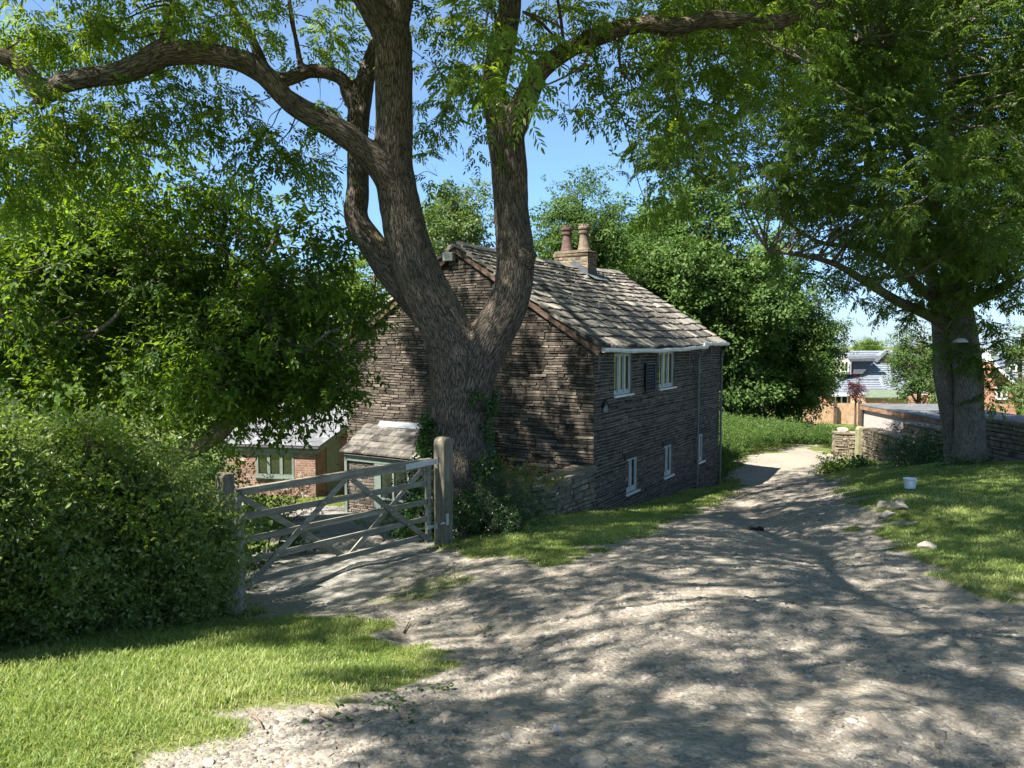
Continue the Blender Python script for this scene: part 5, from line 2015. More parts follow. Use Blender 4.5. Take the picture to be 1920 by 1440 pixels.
# limb-local coordinates for the bark: fissures run along each limb
segs, fr_ = [], []
for ci, P in enumerate(CH):
    T_ = np.gradient(P[:, :3], axis=0)
    T_ /= np.linalg.norm(T_, axis=1)[:, None] + 1e-9
    s_ = np.r_[0, np.cumsum(np.linalg.norm(np.diff(P[:, :3], axis=0), axis=1))] + ci * 7.3
    Nn = np.cross(T_[0], [0.3, 1, 0.1])
    for i in range(len(P)):
        Nn = Nn - T_[i] * Nn.dot(T_[i])
        Nn /= np.linalg.norm(Nn)
        segs.append([*P[i], s_[i]])
        fr_.append([T_[i], Nn.copy(), np.cross(T_[i], Nn)])
segs, fr_ = np.array(segs), np.array(fr_)
BK = np.zeros((nv, 3))
for i in range(0, nv, 8000):
    v = TV[i:i + 8000]
    d = np.linalg.norm(v[:, None] - segs[None, :, :3], axis=2) - segs[None, :, 3] * .8
    j = np.argmin(d, axis=1)
    rel = v - segs[j, :3]
    BK[i:i + 8000] = np.c_[(rel * fr_[j, 1]).sum(1), (rel * fr_[j, 2]).sum(1), segs[j, 4] + (rel * fr_[j, 0]).sum(1)]
# lumps, burrs and swellings
dsp = (fbm(TV * 2.2, 31, 3) - .5) * .07
TV += TN * dsp[:, None]
me.vertices.foreach_set('co', (TV - base).astype(np.float32).ravel())
a = me.attributes.new('bark', 'FLOAT_VECTOR', 'POINT')
a.data.foreach_set('vector', BK.astype(np.float32).ravel())
me.polygons.foreach_set('use_smooth', np.ones(len(me.polygons), bool))
me.materials.clear()
me.materials.append(M['bark_ash'])
ash = thing('ash_tree', 'huge old ash tree with forked ridged trunk and long crooked limb beside the gate post', 'tree', tuple(base))
tk = bpy.data.objects.new('trunk', me)
sc.collection.objects.link(tk)
tk.parent = ash

PX = [  # px, py, Y, radius px, shoots
    (30, 20, 12, 100, 30), (120, 60, 12.5, 90, 26), (130, -40, 11, 100, 24), (230, 30, 12, 90, 30), (330, 10, 11.5, 80, 22), (330, 60, 13, 60, 14), (420, 10, 12.5, 70, 18), (250, 90, 13, 60, 14), (60, 90, 12.5, 60, 12), (170, 110, 13, 50, 10),
    (570, 10, 14, 60, 12), (620, 60, 15, 45, 9), (520, 40, 14.5, 45, 8), (610, 100, 14.5, 40, 6), (560, 95, 14.2, 30, 5), (420, 70, 13, 45, 8), (480, 20, 13.5, 40, 8),
    (15, 210, 10.5, 80, 24), (10, 290, 10.2, 70, 20), (50, 250, 11, 60, 14), (20, 350, 10.5, 55, 13), (95, 270, 11, 55, 12), (130, 235, 11.2, 50, 11), (180, 220, 11.5, 60, 13), (240, 200, 11.6, 60, 13), (170, 280, 11, 45, 8),
    (290, 190, 11.8, 50, 10), (250, 255, 11.5, 45, 8), (330, 240, 11.8, 50, 10), (320, 170, 12, 40, 7), (400, 190, 12.2, 50, 9), (430, 240, 12, 45, 8), (380, 160, 12.2, 35, 5),
    (500, 245, 12.5, 50, 10), (470, 290, 12.2, 45, 9), (540, 260, 12.5, 45, 9), (560, 310, 12.6, 45, 9), (490, 335, 12.4, 35, 5), (600, 330, 12.8, 30, 5), (620, 220, 14.6, 40, 7), (640, 110, 14.8, 35, 5), (600, 190, 14.4, 30, 4),
    (800, 40, 13.5, 55, 13), (810, 120, 13.6, 50, 11), (830, 180, 13.6, 40, 8), (800, 230, 13.8, 40, 8), (790, 290, 13.8, 32, 5), (860, 40, 13.5, 50, 10), (860, 120, 13.4, 40, 7), (820, 330, 13.7, 22, 3), (900, 20, 12.5, 50, 9),
    (930, 40, 8.6, 60, 7), (960, 100, 8.4, 50, 6), (930, 140, 8.2, 50, 6), (965, 165, 8.0, 40, 5), (905, 180, 12.8, 40, 6), (900, 250, 13.0, 35, 5), (875, 195, 13, 26, 3),
    (1040, 30, 12, 60, 12), (1100, 10, 12, 70, 16), (1170, 10, 12.5, 70, 14), (1090, 150, 12, 35, 5), (1110, 210, 11.6, 40, 6), (1070, 215, 11.4, 28, 3), (1170, 110, 12, 55, 11), (1190, 180, 11.8, 50, 9), (1150, 120, 12.2, 30, 5),
    (1230, 120, 12.2, 55, 11), (1260, 200, 12, 50, 10), (1220, 250, 11.6, 40, 6), (1290, 130, 12.5, 55, 12), (1340, 110, 12.6, 60, 14), (1290, 260, 11.8, 45, 8), (1240, 330, 11.6, 45, 7), (1400, 120, 12.8, 60, 13), (1330, 200, 12.4, 55, 11), (1450, 110, 13, 60, 13),
    (1250, 20, 12.6, 70, 15), (1330, -10, 12.8, 70, 15), (1420, -20, 13, 70, 15), (1520, 60, 13.2, 70, 15), (1280, 380, 11.8, 30, 4), (1390, 220, 12.6, 50, 9), (1470, 190, 13, 50, 9), (1215, 390, 11.5, 18, 2)]
CL = [(*at(px, py, Y), rp / F * Y, n) for px, py, Y, rp, n in PX]
# unseen crown out of view, shaped to dapple lane, lawn and gable with shade
over = []
sd_ = np.array(sdir)


def shade_clump(land, r, dens=42, zr=(6.8, 13.5)):
    """a clump of the crown, somewhere up the sun's path from a spot, where the picture does not reach"""
    for k in range(40):
        z = r2.uniform(*zr)
        t_ = (z - land[2]) / sd_[2]
        p = np.array(land) + sd_ * t_
        if p[1] > 0 and p[2] - r * .9 < 1.6 + .435 * p[1]:
            continue
        if math.hypot(p[0] + .9, p[1] - 12.5) > 14.5:
            continue
        over.append((*p, r, dens * r * r))
        return


for (x0, x1, y0, y1, per) in ((-.7, 4, 3.0, 5.2, .95), (-.4, 7, 4.6, 9, .72), (-4, -.6, 6.6, 11.5, .7), (1, 9.5, 9, 18.5, .26), (-1, 2, 9, 13, .4), (6, 13, 7, 16, .5)):
    for k in range(int(per * (x1 - x0) * (y1 - y0))):
        x, y = r2.uniform(x0, x1), r2.uniform(y0, y1)
        shade_clump((x, y, float(base_z(x, y)[0])), r2.uniform(.4, .85))
for x0, x1, y0, y1, per in ((-.6, 6.5, 3.0, 6, 1.3), (.2, 8, 6, 11, .6), (-3.5, 0, 6.6, 10, .5)):
    for k in range(int(per * (x1 - x0) * (y1 - y0))):
        x, y = r2.uniform(x0, x1), r2.uniform(y0, y1)
        shade_clump((x, y, float(base_z(x, y)[0])), r2.uniform(.22, .42), 70)
for k in range(21):
    shade_clump(hw(-.1, r2.uniform(0, W), r2.uniform(.8, 7.2)), r2.uniform(.45, .8), 85, (8, 15))
for k in range(7):
    shade_clump((r2.uniform(-9, -3), r2.uniform(12.5, 16), r2.uniform(1.0, 2.5)), r2.uniform(.6, 1.0), 32, (7, 13))
tries = 0
while len(over) < 430 and tries < 12000:      # random rest of the crown, leaving sun on the front lawn and gable
    tries += 1
    x, y = r2.uniform(-9, 8), r2.uniform(4, 21)
    z = r2.uniform(6.4, 14.5)
    if math.hypot((x + .9) * .95, (y - 13) * .9) > 9.5 or z - 1.2 < 1.6 + .435 * y:
        continue
    t_ = (z + .5) / sd_[2]
    g_ = np.array([x, y]) - sd_[:2] * t_
    if g_[0] < -.8 and g_[1] < 6.3:
        continue
    q_ = (np.array([x, y, z]) - hw(0, 0, 0)) @ np.c_[hv, hu, [0, 0, 1.0]]
    sl_ = sd_ @ np.c_[hv, hu, [0, 0, 1.0]]
    tt_ = q_[0] / sl_[0]
    yy_, zz_ = q_[1] - sl_[1] * tt_, q_[2] - sl_[2] * tt_
    if -.5 < yy_ < W + .5 and 0 < zz_ < 7.5 and tt_ > 0:
        continue
    if any((x - o_[0]) ** 2 + (y - o_[1]) ** 2 + (z - o_[2]) ** 2 < 1.3 ** 2 for o_ in over):
        continue
    r = r2.uniform(.75, 1.2)
    over.append((x, y, z, r, 24 * r * r))
CL2 = CL + over
crown_mesh('crown', ash, base, CL2, T_ASH, 'leaf_ash', 5, 1.08, squash=.85)
mb = MB()
branches(mb, [c_ for i, c_ in enumerate(CH) if i not in (0, 3, 6)], CL2, r2, rmin=.006, k_=.0052, twigs=3, below=-.6)
mb.build('branches', M['bark_twig'], ash, loc=base)

# ivy climbing the trunk: leaves lie on the bark
ivp = []
for k in r2.permutation(nv):
    p, n_ = TV[k], TN[k]
    if p[2] < base[2] - .1 or p[2] > base[2] + 3.2 or n_[1] > .55:
        continue
    hgt = p[2] - base[2]
    dx = p[0] - base[0]
    if (dx > .36 - .04 * hgt and hgt < 2.6 and vnoise(np.array([p * 3]), 4)[0] > .5) or (dx < -.33 and .9 < hgt < 2.1 and vnoise(np.array([p * 3]), 5)[0] > .45) or (hgt < .9 and vnoise(np.array([p * 2.5]), 6)[0] > .35):
        ivp.append((*p, *n_))
    if len(ivp) > 1500:
        break
ivp = np.array(ivp)
V, Fq, A = scatter(T_IVY, ivp[:, :3] + ivp[:, 3:] * .03, np.arctan2(ivp[:, 4], ivp[:, 3]) + r2.normal(0, .7, len(ivp)), r2.uniform(-.9, .6, len(ivp)), r2.normal(0, .5, len(ivp)), r2.uniform(.7, 1.3, len(ivp)), r2.normal(0, .15, len(ivp)), r2)
iv = mesh_np('ivy', V, Fq, M['leaf_ivy'], None, base, A)
tag(iv, 'dark green ivy climbing the foot and right side of the forked ash trunk', 'ivy')


# ------------------------------------------------------------------ other trees and shrubs
def tree(name, label, base_, limbs, clumps, temps, leaf, bark, seed, group=None, scale=1.0, twigs=3, rmin=.012, k_=.014, cat='tree', sides=10, trunk='trunk', **kw):
    r2 = np.random.default_rng(seed)
    root = thing(name, label, cat, tuple(base_), 0, group)
    mb = MB()
    for P in limbs:
        mb.tube(P[:, :3], P[:, 3], sides, cap=True)
    branches(mb, limbs, clumps, r2, rmin=rmin, k_=k_, twigs=twigs)
    mb.build(trunk, M[bark], root, loc=np.array(base_), smooth=True)
    crown_mesh('crown', root, base_, clumps, temps, leaf, seed + 1, scale, **kw)
    return root


# the ash on the right verge
RT = [chain([(1819, 905, 44, 21.3), (1818, 868, 33, 21.3), (1818, 820, 27, 21.3), (1817, 760, 25, 21.3), (1815, 700, 25, 21.3), (1810, 650, 24, 21.4), (1802, 590, 22, 21.5), (1790, 530, 21, 21.4), (1785, 460, 17, 21.3), (1790, 380, 14, 21.2), (1780, 280, 11, 21), (1785, 160, 8, 20.8), (1780, 20, 5, 20.6)]),
      chain([(1800, 890, 27, 21.8), (1789, 820, 19, 21.8), (1779, 760, 18, 21.8), (1770, 700, 18.5, 21.8), (1767, 640, 17, 21.9), (1758, 570, 14, 22), (1745, 510, 12, 22), (1700, 450, 10, 22.2), (1660, 380, 8, 22.4), (1630, 280, 6, 22.5), (1600, 150, 4, 22.5)]),
      chain([(1778, 610, 13, 21.7), (1735, 588, 10, 21.3), (1690, 568, 9, 20.9), (1650, 545, 8, 20.5), (1610, 520, 7, 20), (1565, 495, 5.5, 19.5), (1510, 480, 4, 19), (1440, 470, 3, 18.6)]),
      chain([(1810, 570, 12, 21.5), (1850, 552, 10, 21), (1890, 532, 8.5, 20.5), (1930, 508, 7, 20), (2000, 480, 5, 19.5), (2100, 440, 3, 19)]),
      chain([(1762, 570, 10, 21.9), (1720, 535, 8.5, 21.6), (1680, 500, 7, 21.3), (1620, 465, 6, 21), (1540, 455, 4, 20.5), (1480, 420, 3, 20)]),
      chain([(1800, 520, 10, 21.4), (1840, 450, 8, 21), (1880, 380, 7, 20.6), (1930, 300, 5, 20), (1960, 200, 4, 19.5)]),
      chain([(1788, 440, 10, 21.3), (1740, 360, 8, 20.5), (1700, 280, 7, 19.5), (1690, 200, 6, 18.6), (1660, 90, 5.5, 18), (1580, 90, 4.5, 17.2), (1520, 110, 4, 16.4), (1515, 130, 3, 16.2)])]
PXR = []
rr = np.random.default_rng(9)


def lower_edge(px):
    return np.interp(px, [1180, 1250, 1330, 1400, 1450, 1500, 1540, 1600, 1680, 1760, 1840, 1920, 2100], [300, 330, 380, 400, 420, 455, 520, 545, 520, 590, 620, 520, 560])


tries = 0
while len(PXR) < 370 and tries < 9000:
    tries += 1
    px, py = rr.uniform(1230, 2150), rr.uniform(-330, 620)
    Y = rr.uniform(15.5, 25)
    if py > lower_edge(px) - 45:
        continue
    if px < 1500 and py < 500 and rr.uniform() < .35:
        continue
    PXR.append((px, py, Y, rr.uniform(55, 90), 0))
for px, py, Y, rp in ((1560, 530, 20, 30), (1600, 545, 20, 28), (1500, 520, 19.5, 35), (1460, 470, 19, 40), (1660, 570, 20.5, 20), (1850, 600, 20.5, 35), (1880, 640, 20.5, 30), (1870, 560, 20.5, 40), (1790, 590, 20.8, 40), (1760, 640, 21, 22), (1830, 660, 20.8, 28), (1860, 690, 20.8, 22), (1800, 670, 20.7, 26), (1815, 540, 20.5, 50), (1740, 560, 20.6, 30), (1760, 480, 20, 60), (1840, 480, 20, 60), (1900, 560, 19.5, 30), (1700, 590, 20.6, 16), (1845, 735, 21, 18)):
    PXR.append((px, py, Y, rp, 0))
CLR = []
for px, py, Y, rp, _ in PXR:
    r = rp / F * Y
    CLR.append((*at(px, py, Y), r, max(5, 29 * r * r) if rp > 52 else max(11, 46 * r * r)))
bR = at(1815, 868, 21.5)
bR[2] = gz1(bR[0], bR[1])
tree('ash_tree', 'tall leafy ash tree with twin-stemmed trunk on the right verge before the dry-stone wall', bR, RT, CLR, T_ASH2 + T_BROAD[:5] + T_ASH[:3], 'leaf_ash_dark', 'bark_grey', 21, scale=1.08, twigs=2, sides=14, squash=.8, hang=(-1.1, .7), stray=2.0)

# the low spreading tree with broad leaves left of the gate
LTc = at(425, 835, 14.6)
LT1 = [chain([(330, 900, 26, 15.2), (345, 855, 17, 15), (385, 830, 16, 14.7), (420, 805, 15, 14.5), (432, 770, 13, 14.4), (428, 720, 11, 14.4), (430, 680, 9, 14.5), (440, 620, 8, 14.6), (460, 560, 6, 14.7), (490, 500, 4, 14.8), (520, 440, 3, 15)]),
       chain([(428, 690, 7, 14.4), (410, 650, 6, 14.6), (390, 600, 5, 14.8), (360, 540, 4, 15), (330, 470, 3, 15.2), (300, 400, 2, 15.4)]),
       chain([(432, 780, 8, 14.4), (470, 740, 6, 14.2), (520, 700, 5, 14), (570, 660, 4, 13.8), (620, 620, 3, 13.6)]),
       chain([(425, 700, 7, 14.4), (380, 715, 6, 14.2), (345, 735, 5, 14), (310, 720, 5, 14.2), (270, 690, 4, 14.4), (220, 650, 3, 14.6)]),
       chain([(440, 620, 6, 14.6), (490, 590, 5, 14.2), (550, 560, 4, 14), (600, 530, 3, 13.8)]),
       chain([(460, 560, 5, 14.7), (430, 500, 4, 15.2), (420, 430, 3, 15.6), (430, 370, 2, 16)])]
ell = [(*at(480, 570, 14.8), 2.1, 2.2, 2.3), (*at(280, 490, 15.4), 2.1, 2.2, 2.3), (*at(570, 650, 14.2), 1.25, 1.5, 1.35), (*at(420, 680, 14.0), 2.0, 1.3, 1.0)]
cl = ell_clumps(ell, 175, (.4, .78), 58, 31, shell=.66)
cl += [(*at(px, py, Y), .5, 20) for px, py, Y in ((560, 758, 13.6), (610, 735, 13.4), (520, 768, 13.6), (480, 770, 13.8), (640, 715, 13.5), (430, 790, 13.4), (650, 680, 13.6), (570, 385, 15), (380, 350, 15.4), (250, 320, 15.4), (640, 480, 14.4), (600, 430, 14.6))]
LTb = at(330, 900, 15.2)
LTb[2] = gz1(LTb[0], LTb[1])
LT1.append(np.r_[[[LTb[0], LTb[1], LTb[2] - .2, .24]], LT1[0][:1]])
tree('spreading_tree', 'low spreading broad-leaved tree with a crooked pale trunk, overhanging the brick outbuilding', LTb, LT1, cl, T_BROAD, 'leaf_broad', 'bark_grey', 33, twigs=4, rmin=.011, scale=1.15)
LT2 = [chain([(110, 880, 16, 14.2), (105, 770, 13, 14.2), (108, 720, 11, 14.2), (95, 670, 10, 14.3), (88, 630, 9, 14.4), (105, 590, 8, 14.5), (130, 560, 6, 14.6), (160, 500, 5, 14.8), (170, 430, 3, 15)]),
       chain([(100, 760, 9, 14.2), (70, 720, 8, 14.1), (50, 690, 7, 14), (30, 640, 5, 13.9), (0, 580, 4, 13.8), (-60, 500, 3, 13.7)]),
       chain([(95, 660, 6, 14.3), (150, 640, 5, 14), (210, 600, 4, 13.8), (250, 550, 3, 13.8)])]
ell = [(*at(90, 560, 14.6), 2.3, 2.3, 2.0), (*at(-110, 640, 13.8), 1.8, 2.2, 1.8), (*at(160, 450, 15.2), 1.5, 1.8, 1.3), (*at(60, 730, 13.6), 2.0, 1.0, .8)]
cl = ell_clumps(ell, 120, (.45, .8), 56, 41, shell=.68)
LTb = at(110, 880, 14.2)
LTb[2] = gz1(LTb[0], LTb[1])
LT2.append(np.r_[[[LTb[0], LTb[1], LTb[2] - .2, .2]], LT2[0][:1]])
tree('spreading_tree', 'broad-leaved tree rising behind the hedge at the far left of the garden', LTb, LT2, cl, T_BROAD, 'leaf_broad', 'bark_grey', 43, twigs=4, rmin=.011, scale=1.15)


def bgtree(name, label, px, py, rxp, top, Y, leaf, seed, n=60, dens=22, temps=T_FAR, scale=1.0, low=None, bark='bark_twig', rr_=(.7, 1.25), group=None, cat='tree', lean=0):
    """a whole tree beyond the cottage: px centre, rxp half width, top row of the photograph"""
    c_ = at(px, py, Y)
    zt = at(px, top, Y)[2]
    g_ = ground_z([c_[0]], [c_[1]], False)[0]
    zl = at(px, low, Y)[2] if low else g_ + .25 * (zt - g_)
    rx = rxp / F * Y
    rz = (zt - zl) / 2
    cz = (zt + zl) / 2
    r3 = np.random.default_rng(seed)
    ells = [(c_[0], c_[1], cz, rx, rx, rz)]
    for k in range(4):
        a2 = r3.uniform(0, 6.3)
        ells.append((c_[0] + math.cos(a2) * rx * .45, c_[1] + math.sin(a2) * rx * .45, cz + r3.uniform(-.35, .3) * rz, rx * .6, rx * .6, rz * .55))
    clumps = ell_clumps(ells, n, (rr_[0] * rx * .28, rr_[1] * rx * .28), dens, seed + 3, shell=.72)
    bp_ = (c_[0], c_[1], g_)
    lim = [np.array(smooth_path([[c_[0], c_[1], g_ - .2, rx * .09 + .05], [c_[0] + lean * .3, c_[1], (g_ + zl) / 2, rx * .07 + .04], [c_[0], c_[1], cz, rx * .05 + .02], [c_[0] + .2, c_[1], zt - rz * .4, .03]], 5))]
    for k in range(5):
        a2 = k * 1.26 + r3.uniform(-.3, .3)
        z0 = zl + (cz - zl) * r3.uniform(-.2, .9)
        lim.append(np.array(smooth_path([[c_[0], c_[1], z0, rx * .035 + .02], [c_[0] + math.cos(a2) * rx * .3, c_[1] + math.sin(a2) * rx * .3, z0 + rz * .25, rx * .025 + .015], [c_[0] + math.cos(a2) * rx * .7, c_[1] + math.sin(a2) * rx * .7, z0 + rz * .5, .02]], 4)))
    return tree(name, label, bp_, lim, clumps, temps, leaf, bark, seed, twigs=1, scale=scale, sides=8, rmin=.015, group=group, cat=cat)


G_ = 'trees beyond the cottage'
bgtree('background_tree', 'feathery pale green tree rising right behind the chimney pots', 1085, 430, 95, 300, 40, 'leaf_far', 201, 150, 34, group=G_, low=640)
bgtree('background_tree', 'great dense dark tree just past the far end of the cottage roof', 1320, 600, 175, 340, 46, 'leaf_far', 203, 200, 18, T_FARB, low=820, group=G_)
bgtree('background_tree', 'dark round-headed tree beside the lane bend, right of the great dense one', 1465, 640, 105, 450, 48, 'leaf_far', 205, 150, 24, low=810, group=G_)
bgtree('background_tree', 'lighter yellow-green tree at the edge of the lane gap, in front of the bungalow', 1502, 665, 66, 556, 47, 'leaf_far_yellow', 207, 110, 26, low=795, group=G_)
bgtree('background_tree', 'tall tree top seen between the chimney pots and the roadside ash', 1195, 470, 100, 355, 52, 'leaf_far', 209, 130, 24, T_FARB, group=G_)
bgtree('background_tree', 'hazy pale green tree framed in the fork of the ash trunk', 850, 440, 85, 318, 38, 'leaf_far_pale', 211, 150, 32, group=G_, low=640)
bgtree('background_tree', 'sunlit light green tree showing between the ash trunk and the cottage gable', 700, 560, 70, 430, 31, 'leaf_far_yellow', 213, 120, 30, group=G_, low=700)
bgtree('background_tree', 'bright green tree behind the spreading tree, nearest the brick outbuilding', 560, 640, 130, 470, 33, 'leaf_far_yellow', 215, 80, 16, T_FARB, group=G_, low=810)
bgtree('background_tree', 'bright green tree behind the middle of the spreading trees', 340, 640, 140, 480, 32, 'leaf_far_yellow', 217, 80, 16, T_FARB, group=G_, low=820)
bgtree('background_tree', 'green tree standing furthest left behind the spreading trees', 90, 640, 150, 450, 31, 'leaf_far', 219, 80, 16, T_FARB, group=G_, low=830)
bgtree('garden_tree', 'bushy upright green tree close to the left of the roadside trunk, before the bungalow', 1725, 690, 48, 588, 46, 'leaf_far', 221, 130, 44, scale=.8, low=765)
bgtree('garden_tree', 'green tree at the right edge above the red-brick house', 1915, 650, 42, 600, 48, 'leaf_far', 223, 55, 30, scale=.8, low=690)
bgtree('garden_tree', 'pale bushy tree at the right edge in front of the red-brick house', 1912, 735, 40, 690, 44, 'leaf_far_pale', 225, 55, 34, scale=.7, low=775)
bgtree('copper_tree', 'small purple-leaved tree in front of the bungalow roof', 1605, 735, 15, 703, 58, 'leaf_copper', 227, 40, 60, scale=.7, low=757)
bgtree('distant_tree', 'small round tree on the skyline above the bungalow ridge', 1626, 655, 28, 637, 120, 'leaf_far_yellow', 229, 60, 10, T_FARB, scale=1.0, low=664)


def shrub(name, label, spots, temps, leaf, seed, dens, scale=1.0, cat='shrub', group=None, stems=5, rmin=.006, squash=.85):
    """spots: (px, py, Y, radius px)"""
    cl = []
    for px, py, Y, rp in spots:
        r = rp / F * Y
        cl.append((*at(px, py, Y), r, max(6, dens * r * r)))
    cx_, cy_ = np.mean([c[0] for c in cl]), np.mean([c[1] for c in cl])
    b0 = np.array([cx_, cy_, gz1(cx_, cy_)])
    lim = []
    r3 = np.random.default_rng(seed)
    for k in range(stems):
        c = cl[k % len(cl)]
        lim.append(np.array(smooth_path([[cx_ + r3.uniform(-.1, .1), cy_ + r3.uniform(-.1, .1), b0[2] - .05, rmin * 2.5], [(cx_ + c[0]) / 2 + r3.uniform(-.08, .08), (cy_ + c[1]) / 2, (b0[2] + c[2]) / 2, rmin * 2], [c[0], c[1], c[2], rmin]], 4)))
    return tree(name, label, b0, lim, cl, temps, leaf, 'bark_twig', seed, twigs=5, scale=scale, rmin=rmin, k_=.006, cat=cat, sides=6, trunk='stems', group=group, squash=squash, hang=(-.3, .7))


shrub('yew_shrub', 'dense dark evergreen shrub filling the corner between the gate post and the low garden wall',
      [(890, 960, 12.9, 45), (935, 950, 12.8, 50), (980, 950, 12.9, 45), (1010, 965, 13.1, 32), (900, 920, 13.2, 42), (950, 915, 13.1, 42), (870, 985, 12.7, 35), (920, 990, 12.5, 35), (970, 985, 12.6, 34), (990, 925, 13.3, 34), (870, 930, 13.3, 36), (1020, 940, 13.4, 20), (865, 960, 12.5, 25)], T_YEW, 'leaf_yew', 61, 420)
shrub('golden_shrub', 'yellow-green shrub with golden tips against the gable, behind the dark evergreen', [(935, 885, 14.6, 24), (960, 895, 14.6, 24), (1000, 893, 14.9, 18), (1022, 900, 15.0, 20), (1045, 908, 15.2, 13), (915, 893, 14.5, 22), (980, 905, 14.6, 24)], T_ROUND, 'leaf_gold', 63, 330)
shrub('leafy_plant', 'clump of broad green leaves just behind the latch end of the gate', [(480, 985, 12, 32), (470, 1030, 11.4, 32), (510, 1000, 12.4, 28), (490, 1060, 11.2, 30), (540, 990, 12.8, 22), (560, 1025, 12.4, 18)], T_BIG, 'leaf_far', 65, 150, cat='plant')
shrub('tall_plant', 'pale sunlit feathery plant behind the top rail, below the outbuilding window', [(520, 930, 17.5, 30), (555, 940, 17.6, 28), (500, 955, 17.4, 28), (540, 965, 17.3, 28), (570, 960, 17.6, 20)], T_FINE, 'leaf_dry', 67, 260, 1.5, cat='plant')
shrub('shrub', 'light green bush behind the short latch post of the gate', [(445, 920, 14.5, 34), (470, 950, 14.2, 28), (440, 960, 14.0, 30), (430, 890, 15.2, 22)], T_ROUND, 'leaf_far_yellow', 69, 240, 1.2)
shrub('laurel_bush', 'dark broad-leaved undergrowth beneath the spreading trees, seen above the hedge', [(200, 800, 15.5, 70), (290, 830, 16, 65), (360, 850, 16.5, 55), (120, 790, 15, 70), (30, 790, 14.8, 70), (330, 790, 17, 60), (400, 880, 17.5, 40), (-60, 790, 14.5, 80), (410, 850, 18.5, 30)], T_BROAD, 'leaf_broad', 111, 60, 1.1)
shrub('shrub', 'pale bush past the left end of the brick outbuilding', [(385, 865, 21, 36), (410, 890, 20.5, 30), (370, 900, 20, 34), (415, 860, 22, 22)], T_ROUND, 'leaf_far_pale', 71, 150, 1.7)
shrub('fern_clump', 'bright green ferny plants low by the porch, seen through the gate bars', [(715, 985, 15.2, 26), (745, 975, 15.4, 24), (690, 1000, 14.9, 18), (770, 990, 15, 22)], T_YEW, 'leaf_far_yellow', 73, 330, 1.3, cat='plant')
shrub('ivy_bush', 'dark glossy bush between the porch and the hinge end of the gate', [(775, 905, 15.6, 24), (785, 940, 15.4, 28), (770, 960, 15.3, 24), (800, 900, 15.6, 24), (800, 970, 15.0, 24)], T_IVY, 'leaf_ivy', 75, 420, 1.2)
shrub('round_bush', 'fresh green rounded bush at the lane edge below the short wall end', [(1552, 880, 26.6, 17), (1568, 875, 26.8, 15), (1560, 868, 27, 12), (1548, 887, 26.3, 10)], T_ROUND, 'leaf_far_yellow', 77, 480, 1.3)
shrub('round_bush', 'dark green low bush at the foot of the wooden post', [(1595, 877, 27, 17), (1620, 873, 27.2, 15), (1610, 868, 27.4, 14)], T_IVY, 'leaf_ivy', 79, 480, 1.6)
shrub('verge_plants', 'dark leafy plants along the wall foot left of the roadside trunk', [(1700, 858, 24.5, 22), (1730, 848, 24.5, 26), (1760, 855, 24, 24), (1715, 872, 23.5, 20), (1750, 875, 23, 22), (1780, 860, 23.2, 18)], T_FINE, 'leaf_ivy', 81, 330, 2.6, cat='plants')
shrub('trunk_growth', 'leafy suckers sprouting around the foot of the roadside trunk', [(1795, 885, 20.6, 20), (1825, 888, 20.4, 20), (1850, 885, 20.6, 18), (1770, 890, 20.4, 16), (1810, 872, 20.6, 14)], T_ROUND, 'leaf_ivy', 83, 330, 1.6, cat='plants')
shrub('copper_shrub', 'loose purple-leaved shrub against the white garage wall', [(1680, 800, 31.3, 18), (1705, 795, 31, 20), (1730, 790, 30.6, 18), (1692, 815, 31, 14), (1745, 782, 30.4, 12)], T_BROAD, 'leaf_copper', 85, 26, 1.0)
shrub('garden_hedge', 'bright green bushes between the bungalow and the garage roof', [(1675, 755, 48, 12), (1700, 757, 48, 12), (1720, 752, 48, 14), (1745, 752, 48, 14), (1760, 756, 48, 12)], T_FAR, 'leaf_far_yellow', 87, 30, .7)
shrub('garden_hedge', 'low sunlit bushes beyond the garage roof at the right edge', [(1850, 763, 42, 14), (1875, 766, 42, 14), (1900, 768, 42, 16), (1925, 770, 42, 18)], T_FAR, 'leaf_far_yellow', 89, 34, .6)

# ---- the hedge at the left
Ha, Hb = at(-260, 1270, 5.0)[:2], at(392, 1168, 8.45)[:2]
hd = (Hb - Ha) / np.linalg.norm(Hb - Ha)
hl = float(np.linalg.norm(Hb - Ha))
hn = np.array([-hd[1], hd[0]])
r2 = np.random.default_rng(91)


def hedge_pts(n, seed, rho=(.72, 1.05), u=(0, 1), phi=(0, 125), hscale=1.0):
    r2 = np.random.default_rng(seed)
    uu = r2.uniform(*u, n)
    ph = np.radians(r2.uniform(*phi, n))
    rr_ = r2.uniform(*rho, n)
    top = np.interp(uu, [0, .35, .5, .62, .8, .93, 1.0], [1.4, 1.55, 1.65, 1.62, 1.45, 1.1, .7]) * hscale
    dep = np.interp(uu, [0, .8, 1.0], [1.25, 1.05, .5])
    lump = 1 + .72 * (fbm(np.c_[uu * hl * 1.5, ph * 1.6, np.zeros(n)], 12, 3) - .5) * 2
    rr_ = rr_ * lump
    c, s = np.cos(ph), np.sin(ph)
    d = dep - dep * np.sign(c) * np.abs(c) ** .6 * rr_
    hz = np.abs(s) ** .75 * rr_ * top
    xy = Ha + hd * (uu * hl)[:, None] + hn * d[:, None]
    z = ground_z(xy[:, 0], xy[:, 1], False) + np.maximum(hz, .03)
    yaw = np.arctan2(-hn[1], -hn[0]) + r2.normal(0, .9, n)
    return np.c_[xy, z], yaw, ph


